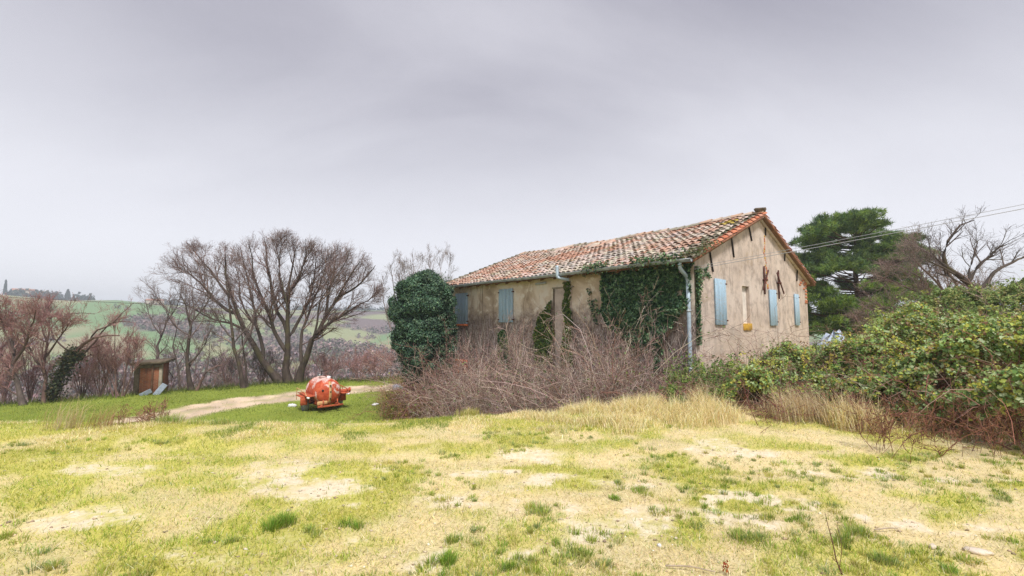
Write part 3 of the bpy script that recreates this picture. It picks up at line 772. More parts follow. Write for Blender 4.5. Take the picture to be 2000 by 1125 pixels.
def roof_xy(px, py):             # where a pixel meets the front slope
    d = ray(px, py); o = np.array([0, 0, EYE]) - np.array([HX, HY, HZ])
    ol = np.array([o @ E2, o @ E1, o[2]]); dl = np.array([d @ E2, d @ E1, d[2]])
    t = (Z_E + (ol[0] + 0.42) * SL - ol[2]) / (dl[2] - dl[0] * SL); p = ol + dl * t
    return p[0], p[1]
gaps = [roof_xy(1083, 492), roof_xy(1162, 478), roof_xy(1172, 477)]
spots = []
for j in range(cols_n):
    for i in range(rows_n):
        x = -0.46 + i * EX * math.cos(SA); y = 0.06 + j * PT + rng.normal(0, 0.012)
        if x > XR - 0.12: continue
        spots.append((x + rng.normal(0, 0.018), y, i, j))
def tile_mat(x, y, lift=0.0, yaw=0.0, tilt=0.0, back=False):
    z = float(deck(x)) - 0.045 + sag(y) * min(1, max(0.3, x / XR)) + lift
    R = Matrix.Rotation(math.pi if back else 0, 4, 'Z') @ Matrix.Rotation(-SA - tilt, 4, 'Y') @ Matrix.Rotation(yaw, 4, 'Z')
    return Matrix.Translation((x, y, z)) @ R
cp_l = np.array([(-np.array([HX, HY, HZ - EYE])) @ e for e in (E2, E1)])
keyd = lambda s: math.hypot(s[0] - cp_l[0], s[1] - cp_l[1])
order = sorted(spots, key=keyd)
bulk = []
for n, (x, y, i, j) in enumerate(order):
    hole = min(math.hypot((x - g[0]) * 0.9, y - g[1]) for g in gaps)
    if hole < 0.17: continue
    loose = hole < 0.50
    yaw = rng.normal(0, 0.035) + (rng.normal(0, 0.25) if loose else 0); tilt = rng.normal(-0.02, 0.012) + (rng.uniform(0, 0.22) if loose else 0)
    if rng.random() < 0.02: yaw += rng.normal(0, 0.15)
    mt = tile_mat(x, y, rng.uniform(-0.008, 0.012) + (0.03 if loose else 0), yaw, tilt)
    mossy = y < 0.6 and x > 0.3 and rng.random() < 0.6
    me = moss_me[int(rng.integers(0, 3))] if mossy else tile_vars[int(np.clip(float(fbm(np.array([y * .55]), np.array([x * .8]), 3)[0]) * 24 - 3.2 + rng.normal(0, 2.8), 0, 13))]
    if 0.3 < y < 0.95 and 3.2 < x < 4.3 and rng.random() < 0.6: me = moss_me[3]
    if n < 300:
        o = link('mossy_tile' if me in moss_me else 'roof_tile', me, roof); o.matrix_local = mt
    else:
        bulk.append((mt, np.array(me.color_attributes['col'].data[0].color[:3])))
for i in range(rows_n):                                   # the rear slope, same courses
    for j in range(0, cols_n):
        x = HW + 0.42 - i * EX * math.cos(SA)
        if x < XR + 0.12: continue
        bulk.append((tile_mat(x, 0.06 + j * PT + rng.normal(0, .01), 0, rng.normal(0, .03), 0, True), palette(1, [c[0] for c in TC], [c[1] for c in TC])[0]))
def bulk_mesh(b, V0, F0):
    n = len(b); A = np.array([np.array(m) for m, c in b])
    V = np.einsum('nij,kj->nki', A[:, :3, :3], V0) + A[:, None, :3, 3]
    F = (F0[None] + (np.arange(n) * len(V0))[:, None, None]).reshape(-1, F0.shape[1])
    return V.reshape(-1, 3), F, np.repeat(np.array([c for m, c in b]), len(V0), 0)
V, F, c = bulk_mesh(bulk, TV, TF)
tag(link('roof_tiles', npmesh('roof_tiles', V, F, c), roof, M['tile']), kind='stuff')
# channel tiles lying hollow side up between the covers
chan = []
CV, CF = tile_geo(0.44, 0.10, 0.085, 0.012, 4, 0.0); CV = CV.copy(); CV[:, 2] = 0.06 - CV[:, 2]
for back in (False, True):
    for j in range(cols_n + 1):
        for i in range(rows_n):
            x = (-0.40 + i * EX * math.cos(SA)) if not back else (HW + 0.38 - i * EX * math.cos(SA))
            if (not back and x > XR - .15) or (back and x < XR + .15): continue
            y = 0.06 + (j - 0.5) * PT
            if not back and min(math.hypot(x - g[0], y - g[1]) for g in gaps) < 0.2: continue
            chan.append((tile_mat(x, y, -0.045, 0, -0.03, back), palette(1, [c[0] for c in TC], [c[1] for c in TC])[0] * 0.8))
V, F, c = bulk_mesh(chan, CV, CF)
tag(link('channel_tiles', npmesh('channel_tiles', V, F, c), roof, M['tile']), kind='stuff')
# verge tiles down both rakes of the near gable, ridge tiles, ridge end
for i in range(rows_n):
    x = -0.47 + i * EX * math.cos(SA)
    if x < XR - 0.1:
        o = link('verge_tile', red_me[i % 4] if i > 1 else moss_me[1], roof); o.matrix_local = tile_mat(x, -0.15, 0.012, rng.normal(0, .02), -.02)
        o = link('verge_tile', moss_me[i % 3], roof); o.matrix_local = tile_mat(x, HL + 0.12, 0.012 + rng.uniform(0, .03), rng.normal(0, .04), -.02)
    xb = HW + 0.44 - i * EX * math.cos(SA)
    if xb > XR + 0.1:
        o = link('verge_tile', red_me[(i + 1) % 4], roof); o.matrix_local = tile_mat(xb, -0.15, 0.012, rng.normal(0, .02), -.02, True)
RV, RF = tile_geo(0.46, 0.15, 0.125, 0.018, 6, 0.03)
ridge_vars = []
for c in ((0.36, 0.30, 0.245), (0.45, 0.30, 0.22), (0.27, 0.25, 0.20), (0.48, 0.38, 0.31)):
    me = npmesh('ridge_tile', RV, RF, np.repeat(np.array([c]), len(RV), 0)); me.materials.append(M['tile']); ridge_vars.append(me)
for k in range(int((HL + 0.3) / 0.37)):
    y = -0.22 + k * 0.37
    o = link('ridge_tile', ridge_vars[int(rng.integers(0, 4))], roof)
    o.matrix_local = Matrix.Translation((XR + rng.normal(0, 0.015), y, Z_R - 0.01 + sag(y) + rng.uniform(-0.01, 0.02))) @ Matrix.Rotation(math.pi / 2 + rng.normal(0, .04), 4, 'Z')
V, F = bevel_box(-0.17, 0.17, -0.14, 0.20, 0, 0.16, 0.05); V = xf(V + rng.normal(0, .012, V.shape), (XR - 0.02, -0.1, Z_R + 0.06), rz=0.2)
hp('ridge_end_stone', [(V, F)], M['concrete'], roof)
# rake courses: flat tiles under the verge, on both slopes
for xa, xb in ((-0.42, XR - 0.004), (XR + 0.004, HW + 0.42)):
    V = []
    for x in (xa, xb):
        z = float(deck(x)) - 0.05
        V += [[x, -0.23, z], [x, -0.23, z - 0.075], [x, 0.02, z - 0.075], [x, 0.02, z]]
    hp('rake_course', [(np.array(V), np.array([[0, 1, 5, 4], [1, 2, 6, 5], [2, 3, 7, 6], [3, 0, 4, 7], [0, 3, 2, 1], [4, 5, 6, 7]]))], M['rake'], roof)
    V = []
    for x in (xa + (0.3 if xa < 0 else 0), xb - (0.3 if xa > 0 else 0)):
        z = float(deck(x)) - 0.128
        V += [[x, -0.10, z], [x, -0.10, z - 0.06], [x, 0.02, z - 0.06], [x, 0.02, z]]
    hp('rake_mortar', [(np.array(V), np.array([[0, 1, 5, 4], [1, 2, 6, 5], [2, 3, 7, 6], [3, 0, 4, 7], [0, 3, 2, 1], [4, 5, 6, 7]]))], M['gable'], roof)
# rafter tails under the front eave
for k in range(19):
    y = 0.3 + k * 0.68
    V, F = boxv(-0.36, 0.0, y - 0.05, y + 0.05, -0.24, -0.155)
    V[:, 2] += Z_E + (V[:, 0] + 0.42) * SL
    hp('rafter_tail', [(V, F)], M['wood_beam'], roof)
# gutter and pipes
gx, gz = -0.50, Z_E - 0.075
def gut_z(y): return gz - 0.015 * y / HL + 0.012 * math.sin(y * 0.9)
a = np.linspace(math.pi, 2 * math.pi, 8); gy = np.linspace(-0.2, HL + 0.15, 30)
V = np.array([[gx + math.cos(t) * 0.08, y, gut_z(y) + math.sin(t) * 0.08 + 0.03] for y in gy for t in a]); F = []
for i in range(len(gy) - 1):
    for k in range(7): F.append([i * 8 + k, i * 8 + k + 1, i * 8 + 8 + k + 1, i * 8 + 8 + k])
F4 = np.array(F); capF = np.array([list(range(8)), list(range((len(gy) - 1) * 8, len(gy) * 8))])
lip = tube_mesh([[gx - 0.08, y, gut_z(y) + 0.03] for y in gy], 0.012, m=30, sides=5)
gut = part('gutter', [(V, [F4, capF]), lip], M['zinc'], house, smooth=False, fix=False)
for k in range(14):
    y = 0.35 + k * 0.92
    V, F = boxv(gx - 0.086, gx + 0.09, y - 0.012, y + 0.012, gut_z(y) - 0.058, gut_z(y) - 0.05)
    part('gutter_bracket', [(V, F)], M['zinc'], gut)
yd = fro(1343, 560, -0.09)[0]
pts = [[gx, yd, gz - 0.03], [gx, yd, gz - 0.12], [gx + 0.06, yd - 0.005, gz - 0.24], [-0.16, yd - 0.01, gz - 0.40], [-0.10, yd - 0.01, gz - 0.50], [-0.09, yd - 0.01, gz - 0.62]]
dp = part('downpipe', [tube_mesh(pts, 0.052, m=26, sides=12), tube_mesh([[-0.09, yd - 0.01, gz - 0.6], [-0.09, yd - 0.01, 2.6], [-0.085, yd, 0.1]], 0.055, m=8, sides=12)], M['pipe'], house, smooth=True, fix=False)
for z in (4.35, 2.75, 1.4): part('pipe_clip', [tube_mesh([[-0.09, yd - 0.01, z - 0.025], [-0.09, yd - 0.01, z + 0.025]], 0.066, m=3, sides=12)], M['zinc'], dp)
ys_ = fro(1092, 540, -0.5)[0]
vs = part('broken_downpipe', [tube_mesh([[gx - 0.10, ys_, gz + 0.30], [gx - 0.10, ys_, gz + 0.0], [gx - 0.06, ys_ - 0.02, gz - 0.12], [gx + 0.2, ys_ - 0.30, gz - 0.2]], 0.055, m=18, sides=10)], M['pipe'], house, smooth=True, fix=False)
part('pipe_stub', [tube_mesh([[-0.10, fro(1050, 548)[0], gz - .22], [-0.06, fro(1068, 548)[0], gz - .2]], 0.04, m=5, sides=8)], M['zinc'], house)
# dark iron scrap leaning at the gable foot
scr = empty('scrap_iron_sheet', house_w(1.35, -0.25, 1.55), TH, 'dark rusty bent iron sheet sticking out of brambles at the gable foot', 'scrap')
V, F = bevel_box(-0.45, 0.45, -0.015, 0.015, -0.9, 0.12, 0.006); V[:, 1] += 0.06 * np.sin(V[:, 0] * 5); V = xf(V, rx=0.12)
part('sheet', [(V, F)], M['black_iron'], scr)
V, F = bevel_box(-0.5, 0.5, -0.05, 0.05, 0.121, 0.16, 0.01); part('folded_edge', [(xf(V, rx=0.12, ry=0.08), F)], M['iron'], scr)
# ------------------------------------------------------------------ slurry tanker
def build_tanker():
    p = G(630, 799, TERR); p = G(630, 799, on(p[0], p[1]))
    to_cam = math.atan2(-p[1], -p[0])
    t = empty('slurry_tanker', (p[0], p[1], on(p[0], p[1])), to_cam + math.radians(18), 'rusty red slurry tanker trailer with peeling paint parked on the grass', 'trailer')
    # x: along the axis, dome end towards the viewer; y: left of the machine seen from its dome end = +y is to the right of +x ... (x fwd, y left)
    zc, r = 0.98, 0.66
    prof = [(-1.12, 0.0), (-1.10, 0.2), (-1.03, 0.42), (-0.92, 0.57), (-0.78, 0.65), (-0.6, r), (-0.2, r + 0.005), (0.2, r + 0.005), (0.6, r), (0.78, 0.65), (0.92, 0.57), (1.03, 0.42), (1.10, 0.2), (1.12, 0.0)]
    n = 36; V = []; F = []
    for x, rr in prof:
        for k in range(n):
            a = 2 * math.pi * k / n; V.append([x, math.cos(a) * rr, zc + math.sin(a) * rr])
    for i in range(len(prof) - 1):
        for k in range(n): F.append([i * n + k, i * n + (k + 1) % n, (i + 1) * n + (k + 1) % n, (i + 1) * n + k])
    tank = part('tank', [(np.array(V), np.array(F))], M['tank'], t, smooth=True)
    def ring(x, rr, w, m, name):
        V = []; F = []
        for i, (dx, dr) in enumerate(((-w, 0), (-w, 0.025), (w, 0.025), (w, 0))):
            for k in range(n):
                a = 2 * math.pi * k / n; V.append([x + dx, math.cos(a) * (rr + dr), zc + math.sin(a) * (rr + dr)])
        for i in range(3):
            for k in range(n): F.append([i * n + k, i * n + (k + 1) % n, (i + 1) * n + (k + 1) % n, (i + 1) * n + k])
        part(name, [(np.array(V), np.array(F))], m, tank)
    ring(-0.62, r, 0.025, M['tank'], 'seam_band'); ring(0.62, r, 0.025, M['tank'], 'seam_band')
    # sight strip running down the dome, with bolts
    V = []; F = []
    xs = np.interp(np.linspace(-0.50, 0.56, 12), [-0.66, -.65, -0.57, -0.42, -0.2, 0, 0.2, 0.42, 0.57, .65, .66], [0.6, .78, .92, 1.03, 1.10, 1.12, 1.10, 1.03, .92, .78, .6])
    for zz, x in zip(np.linspace(-0.50, 0.56, 12), xs):
        for y in (-0.06, 0.06): V += [[x + 0.028, y, zc + zz], [x - 0.03, y, zc + zz]]
    for i in range(11):
        b = i * 4; F += [[b, b + 2, b + 6, b + 4], [b, b + 4, b + 5, b + 1], [b + 2, b + 3, b + 7, b + 6]]
    gs = part('sight_strip', [(np.array(V), np.array(F))], M['yellow'], tank)
    for zz in (-0.3, 0.05, 0.36):
        V, F = tube_mesh([[1.06, 0, zc + zz], [1.17, 0, zc + zz]], 0.035, m=2, sides=8); part('bolt', [(V, F)], M['black_iron'], gs)
    V, F = tube_mesh([[0.93, -0.34, zc + 0.14], [1.08, -0.36, zc + 0.14]], 0.055, m=2, sides=10); part('outlet', [(V, F)], M['black_iron'], tank)
    # top: hatch, valve, lever
    hat = part('hatch', [tube_mesh([[0.12, 0, zc + r - 0.06], [0.12, 0, zc + r + 0.07]], 0.24, m=3, sides=18)], M['tank'], t)
    part('hatch_lid', [tube_mesh([[0.12, 0, zc + r + 0.074], [0.12, 0, zc + r + 0.10]], 0.26, m=2, sides=18)], M['tank'], hat)
    part('hatch_clamp', [bevel_box(-0.16, 0.40, -0.03, 0.03, zc + r + 0.103, zc + r + 0.135, 0.008)], M['iron'], hat)
    vv = part('valve', [tube_mesh([[-0.28, -0.05, zc + r - 0.03], [-0.28, -0.05, zc + r + 0.16]], 0.09, m=3, sides=14), tube_mesh([[-0.28, -0.05, zc + r + 0.12], [-0.1, -0.2, zc + r + 0.13]], 0.055, m=3, sides=10)], M['brass'], t)
    part('valve_lever', [tube_mesh([[-0.20, -0.05, zc + r + 0.1], [-0.18, -0.05, zc + r + 0.34]], 0.025, m=2, sides=6), tube_mesh([[-0.18, -0.05, zc + r + 0.33], [-0.10, 0.22, zc + r + 0.36]], 0.015, m=2, sides=6)], M['black_iron'], vv)
    part('white_cap', [tube_mesh([[0.35, 0.14, zc + r - 0.03], [0.35, 0.14, zc + r + 0.09]], 0.11, m=2, sides=12)], M['white'], t)
    # chassis
    fr = part('chassis', [bevel_box(-1.3, 1.16, s * 0.42 - 0.05, s * 0.42 + 0.05, 0.30, 0.42, 0.012) for s in (-1, 1)] + [bevel_box(x - 0.04, x + 0.04, -0.36, 0.36, 0.31, 0.40, 0.01) for x in (-1.1, -0.3, 0.5)], M['chassis'], t)
    part('bumper', [bevel_box(1.165, 1.23, -0.64, 0.64, 0.30, 0.39, 0.015)], M['chassis'], t)
    for s in (-1, 1):
        for x in (-0.6, 0.62): part('saddle', [bevel_box(x - 0.03, x + 0.03, s * 0.50 - 0.10, s * 0.50 + 0.10, 0.424, 0.62, 0.01)], M['chassis'], t)
        part('bumper_stay', [tube_mesh([[1.2, s * 0.35, 0.40], [1.14, s * 0.35, 0.66]], 0.03, m=3, sides=6)], M['chassis'], t)
    part('brace_plate', [bevel_box(1.05, 1.10, -0.62, -0.12, 0.42, 0.60, 0.01)], M['yellow'], t)
    part('drawbar', [tube_mesh([[-1.3, 0.4, 0.36], [-2.4, 0.0, 0.42]], 0.06, m=4, sides=8), tube_mesh([[-1.3, -0.4, 0.36], [-2.4, 0.0, 0.42]], 0.06, m=4, sides=8)], M['chassis'], t)
    part('axle', [tube_mesh([[-0.1, -0.92, 0.36], [-0.1, 0.92, 0.36]], 0.05, m=2, sides=8)], M['black_iron'], t)
    for s in (-1, 1):
        w = empty('wheel', (-0.1, s * 0.86, 0.36)); w.parent = t
        pr = [(-0.11, 0.21), (-0.125, 0.30), (-0.09, 0.355), (-0.04, 0.372), (0.04, 0.372), (0.09, 0.355), (0.125, 0.30), (0.11, 0.21)]; k = 30; V = []; F = []
        for y, rr in pr:
            for i in range(k):
                a = 2 * math.pi * i / k; q = rr * (1.0 if not (0.35 < rr) else (1 + 0.02 * (i % 2))); V.append([math.cos(a) * q, y, math.sin(a) * q])
        for j in range(len(pr) - 1):
            for i in range(k): F.append([j * k + i, j * k + (i + 1) % k, (j + 1) * k + (i + 1) % k, (j + 1) * k + i])
        part('tyre', [(np.array(V), np.array(F))], M['rubber'], w)
        part('rim', [tube_mesh([[0, -0.085, 0], [0, 0.085, 0]], 0.212, m=2, sides=24), tube_mesh([[0, -0.12, 0], [0, 0.12, 0]], 0.07, m=2, sides=12)], M['rim'], w)
        # mudguard box, walkway and rail
        g = part('mudguard', [bevel_box(-0.50, 0.34, s * 0.98 - 0.24, s * 0.98 + 0.10, 0.78, 0.82, 0.01), bevel_box(0.342, 0.38, s * 0.98 - 0.24, s * 0.98 + 0.10, 0.38, 0.82, 0.01), bevel_box(-0.5, 0.34, s * 0.74 - 0.015, s * 0.74 + 0.015, 0.45, 0.778, 0.006)], M['chassis'], t)
        part('walkway', [bevel_box(-0.95, 0.85, s * 0.86 - 0.15, s * 0.86 + 0.22, 0.824, 0.86, 0.01)], M['chassis'], t)
        part('rail', [tube_mesh([[0.75, s * 1.06, 0.86], [0.75, s * 1.06, 0.90], [0.5, s * 1.06, 1.03], [-0.7, s * 1.06, 1.10], [-0.88, s * 1.06, 1.08], [-0.9, s * 1.06, 0.80], [-0.9, s * 1.06, 0.5]], 0.02, m=26, sides=6), tube_mesh([[-0.1, s * 1.06, 0.86], [-0.1, s * 1.06, 1.06]], 0.018, m=2, sides=6)], M['yellow'] if s < 0 else M['chassis'], t)
        for x in (0.78, 0.93): part('marker_lamp', [tube_mesh([[x, s * 1.0, 0.80], [x + 0.06, s * 1.0, 0.80]], 0.05, m=2, sides=10)], M['white'], t)
    part('side_pipe', [tube_mesh([[0.3, 0.6, 0.9], [0.45, 1.0, 0.92], [0.5, 1.2, 0.95]], 0.09, m=8, sides=12), tube_mesh([[0.5, 1.19, 0.95], [0.5, 1.24, 0.95]], 0.13, m=2, sides=14)], M['chassis'], t)
build_tanker()
bpy.data.objects['slurry_tanker'].scale = (0.93, 0.93, 0.93)

# ------------------------------------------------------------------ brick shed with leaning metal sheets
def build_shed():
    a = G(266, 771, TERR); b = G(312, 769, TERR)
    d = b - a; w = float(np.hypot(d[0], d[1])); rz = math.atan2(d[1], d[0]) + 0.12
    base = np.array([a[0], a[1], on(a[0], a[1]) - 0.1])
    t = empty('brick_shed', base, rz, 'small ruined brick shed with flat mossy slab roof among bare trees', 'shed')
    Hh = 1.82; dp = 1.6
    part('wall', [bevel_box(0.10, w - 0.14, 0, 0.20, 0, Hh, 0.01), bevel_box(w - 0.24, w - 0.06, 0.21, dp, 0, Hh, 0.01), bevel_box(0.04, 0.22, 0.21, dp, 0, Hh, 0.01), bevel_box(0.04, w - 0.06, dp + 0.005, dp + .18, 0, Hh, 0.01)], M['hut'], t)
    part('corner_pillar', [bevel_box(w - 0.135, w + 0.02, -0.035, 0.19, 0, Hh, 0.015)], M['pale_render'], t)
    part('corner_pillar', [bevel_box(-0.16, 0.095, -0.04, 0.19, 0, Hh, 0.015)], M['concrete'], t)
    part('lintel', [bevel_box(-0.1, w, -0.06, -0.04, Hh - 0.2, Hh - 0.004, 0.008)], M['concrete'], t)
    V, F = bevel_box(-0.32, w + 0.22, -0.30, dp + 0.35, Hh + 0.004, Hh + 0.16, 0.03); V[:, 2] += V[:, 0] * 0.05 + rng.normal(0, .012, len(V))
    part('roof_slab', [(V, F)], M['concrete'], t)
    # stacked timber upright against the brickwork
    for k in range(1):
        x = w * (0.62 + 0.11 * k); V, F = bevel_box(x - 0.045, x + 0.045, -0.10, -0.045, 0.0, 1.75 - 0.1 * (k % 2), 0.008)
        part('upright_plank', [(V, F)], M['wood_beam'], t)
    def sheet(name, loc, rz2, tilt, L, wd, label, m):
        n = 15; V = []; F = []
        for i in range(n):
            x = (i / (n - 1) - 0.5) * wd
            for z in np.linspace(0, L, 4): V.append([x, 0.018 * math.cos(i * math.pi), z])
        for i in range(n - 1):
            for k in range(3): F.append([i * 4 + k, i * 4 + 4 + k, i * 4 + 5 + k, i * 4 + 1 + k])
        V = np.array(V); F = np.array(F); V2 = V.copy(); V2[:, 1] += 0.004
        me = npmesh(name, *[x for x in join_np([(V, F, 1.0), (V2, F[:, ::-1], 1.0)])[:2]])
        o = link(name, me, None, m); o.location = loc; o.rotation_euler = (tilt[0], tilt[1], rz2); tag(o, label, 'metal sheet')
    p = G(303, 772, TERR); z = on(p[0], p[1])
    sheet('corrugated_sheet', (p[0], p[1], z - 0.03), rz + 0.1, (-0.30, 0.60), 0.75, 0.30, 'pale blue corrugated metal sheet leaning steeply by the shed front', M['steel'])
    p = G(278, 773, TERR); z = on(p[0], p[1])
    sheet('corrugated_sheet', (p[0], p[1] - 0.15, z), rz, (-0.25, 1.05), 0.55, 0.25, 'low rusty grey metal sheet lying against the shed, left of the steep one', M['steel'])
build_shed()

# ------------------------------------------------------------------ small things
def marker():
    p = G(825, 806, TERR); t = empty('marker_post', (p[0], p[1], on(p[0], p[1]) - 0.1), 0.3, 'short grey marker post with an orange band before the ivy column', 'post')
    part('shaft', [tube_mesh([[0, 0, 0], [0.01, 0, 0.52]], 0.11, 0.11, m=3, sides=12)], M['post'], t)
    part('orange_band', [tube_mesh([[0.008, 0, 0.34], [0.01, 0, 0.46]], 0.114, m=2, sides=14)], M['orange'], t)
    part('cap', [tube_mesh([[0.01, 0, 0.522], [0.01, 0, 0.62]], 0.125, 0.10, m=3, sides=12)], M['post'], t)
marker()
def lump(name, p, s, m, label, cat, seed, parent=None, rough=0.16, n=10):
    r = np.random.default_rng(seed); V = []; F = []
    for i in range(7):
        th = math.pi * i / 6
        for k in range(n):
            a = 2 * math.pi * k / n; q = 1 + r.normal(0, rough)
            V.append([math.sin(th) * math.cos(a) * s[0] * q, math.sin(th) * math.sin(a) * s[1] * q, (math.cos(th) + 0.6 + r.normal(0, rough * 0.6)) * s[2]])
    for i in range(6):
        for k in range(n): F.append([i * n + k, i * n + (k + 1) % n, (i + 1) * n + (k + 1) % n, (i + 1) * n + k])
    me = npmesh(name, np.array(V), np.array(F)); fix_normals(me); o = link(name, me, parent, m); o.location = p; o.rotation_euler = (0, 0, seed)
    return tag(o, label, cat)
for k, (px, py, s, m, lab, cat) in enumerate((
        (570, 794, (0.24, 0.13, 0.09), 'white', 'white plastic litter on the track left of the trailer wheel', 'litter'),
        (733, 791, (0.19, 0.12, 0.08), 'white', 'white crumpled litter on the grass right of the trailer', 'litter'),
        (783, 785, (0.24, 0.15, 0.12), 'blue_white', 'pale grey plastic bag at the foot of the brown scrub', 'litter'),
        (776, 762, (0.36, 0.2, 0.22), 'blue_white', 'bluish plastic sack half hidden in the brown scrub', 'litter'))):
    q = G(px, py, TERR); lump(['plastic_litter', 'plastic_litter', 'plastic_bag', 'plastic_sack'][k], (q[0], q[1], on(q[0], q[1])), s, M[m], lab, cat, k + 3)
q = G(1910, 1080); lump('flat_stone', (q[0], q[1], on(q[0], q[1])), (0.085, 0.045, 0.02), M['stone'], 'flat pale stone lying on the bare soil at bottom right', 'stone', 12)
q = G(1822, 1070); lump('flat_stone', (q[0], q[1], on(q[0], q[1])), (0.035, 0.02, 0.018), M['stone'], 'small pale stone in the green grass tuft at bottom right', 'stone', 13)
q = G(1288, 1066); lump('flat_stone', (q[0], q[1], on(q[0], q[1])), (0.022, 0.016, 0.012), M['white'], 'small white pebble on sandy soil below the middle of the field', 'stone', 14)
# pale stick on the soil
p0, p1 = G(1708, 1040), G(1754, 1036)
stick = part('dry_stick', [tube_mesh([[p0[0], p0[1], on(p0[0], p0[1], .02)], [(p0[0] + p1[0]) / 2, p0[1] + .005, on(p0[0], p0[1], .03)], [p1[0], p1[1], on(p1[0], p1[1], .02)]], 0.006, 0.003, m=8, sides=6)], M['bark_pale'], None)
tag(stick, 'thin pale dry stick lying on the soil right of the thorny twig', 'stick')
p0, p1 = G(1300, 1111), G(1398, 1124)
stick = part('dry_stick', [tube_mesh([[p0[0], p0[1], on(p0[0], p0[1], .02)], [(p0[0] + p1[0]) / 2, (p0[1] + p1[1]) / 2 + .01, on(p0[0], p0[1], .03)], [p1[0], p1[1], on(p1[0], p1[1], .02)]], 0.006, 0.003, m=8, sides=6)], M['bark_pale'], None)
tag(stick, 'long pale dry stick on the ground at the bottom edge, left of the red shoot', 'stick')
# cables
def cable(name, a, b, sagm, r, m, label, seg=30):
    a = np.array(a, float); b = np.array(b, float); t = np.linspace(0, 1, seg)[:, None]
    P = a + (b - a) * t; P[:, 2] -= (4 * t * (1 - t))[:, 0] * sagm
    V, F = tubes(P[None], np.full((1, seg), r), 6); tag(link(name, npmesh(name, V, F, smooth=True), None, m), label, 'cable')
k0 = house_w(-0.02, -0.03, 3.12 - HZ)
cable('overhead_cable', k0, W(2260, 357, 8.6), 0.03, 0.008, M['wire'], 'grey overhead cable crossing the gable, lower of the two at right')
cable('overhead_cable', k0 + np.array([0.05, 0.0, 0.07]), W(2260, 347, 8.6), 0.03, 0.006, M['wire'], 'grey overhead cable crossing the gable, upper of the two at right')
cable('field_cable', W(-700, 535, 30), W(905, 612, 44), 0.5, 0.018, M['wire_dark'], 'dark thin cable across the valley sky at the left')
# ------------------------------------------------------------------ trees
def zo(zx, zy): return 300 + zx / 2.8125, 430 + zy / 2.8125
OY = float(G(565, 747, TERR)[1])
OK_TW = [(0.085, 0.066, 0.055), (0.17, 0.115, 0.10), (0.22, 0.155, 0.135), (0.13, 0.09, 0.085), (0.26, 0.17, 0.15)]
def limbz(pts, dend, r0, r1, trunk=False, Y=None):
    Y = Y or OY; n = len(pts)
    return [W(*zo(*p), Y + dend * (i / (n - 1)) ** 1.5) for i, p in enumerate(pts)], r0, r1, trunk
mz = OY / FPX / 2.8125 * 1.01
lobes = [((275, 345), 225, 275), ((520, 330), 170, 250), ((720, 330), 230, 285), ((985, 385), 262, 300)]
lob = [(W(*zo(*c), OY), a * mz, b * mz) for c, a, b in lobes]
def oak_env(p):
    ok = np.zeros(len(p), bool)
    for c, a, b in lob:
        q = (p - c) / np.array([a, 3.6, b]); ok |= (q ** 2).sum(1) < 0.62 + 0.5 * fbm(p[:, 0] * 0.8, p[:, 2] * 0.8 + p[:, 1] * .3, 14)
    return ok
OAK_LV = [dict(k=15, t0=0.22, t1=1.0, ang=(22, 62), ln=(1.3, 3.0), m=6, up=0.12, jit=0.13, rr=0.55, rmin=0.012),
          dict(k=7, t0=0.15, t1=1.0, ang=(22, 58), ln=(0.8, 1.6), m=5, up=0.10, jit=0.18, rr=0.55, rmin=0.008),
          dict(k=5, t0=0.15, t1=1.0, ang=(22, 60), ln=(0.35, 0.85), m=4, up=0.08, jit=0.22, rr=0.6, rmin=0.006),
          dict(k=3, t0=0.2, t1=1.0, ang=(25, 60), ln=(0.15, 0.42), m=3, up=0.05, jit=0.2, rr=0.7, rmin=0.005, keep=0.75)]
cA = W(*zo(600, 620), OY)
def base_of(l): p = l[0][0]; return (float(p[0]), float(p[1]), on(p[0], p[1]) - 0.05)
A = [limbz([(705, 900), (650, 830), (600, 770), (555, 700), (500, 600), (440, 510), (415, 400), (400, 290), (395, 180)], -1.2, 0.27, 0.03),
     limbz([(440, 510), (370, 470), (290, 380), (220, 310), (140, 260)], -1.0, 0.13, 0.02),
     limbz([(600, 770), (600, 690), (575, 600), (560, 500), (530, 390), (500, 260), (480, 150)], 1.6, 0.15, 0.02),
     limbz([(500, 600), (420, 570), (320, 545), (210, 480), (110, 430)], 1.2, 0.10, 0.015),
     limbz([(415, 420), (330, 300), (250, 200), (190, 130)], 0.9, 0.09, 0.015),
     limbz([(575, 600), (480, 450), (470, 330), (430, 200)], 2.3, 0.08, 0.015)]
bare_tree('oak_tree', A, OAK_LV, 'large bare spreading tree whose thick trunk leans left behind the track', 'tree', M['bark_oak'], OK_TW, base_of(A[0]), 'large bare trees behind the track', oak_env, (cA, 0.35))
B = [limbz([(738, 892), (736, 820), (735, 740), (736, 660), (735, 560), (738, 460), (740, 380), (765, 270), (785, 150)], -0.6, 0.26, 0.03),
     limbz([(737, 730), (690, 660), (650, 560), (615, 470), (570, 360), (540, 230), (530, 130)], -1.8, 0.16, 0.02),
     limbz([(735, 620), (690, 530), (650, 420), (640, 320), (620, 200), (610, 90)], 1.5, 0.15, 0.02),
     limbz([(736, 650), (780, 590), (830, 490), (870, 390), (890, 260), (880, 130)], 1.6, 0.13, 0.02),
     limbz([(738, 470), (700, 380), (690, 260), (700, 110)], -1.4, 0.10, 0.015),
     limbz([(740, 400), (800, 320), (830, 210), (830, 100)], -1.5, 0.09, 0.015)]
bare_tree('oak_tree', B, OAK_LV, 'large bare tree with the upright forked trunk in the middle of the group', 'tree', M['bark_oak'], OK_TW, base_of(B[0]), 'large bare trees behind the track', oak_env, (cA, 0.35))
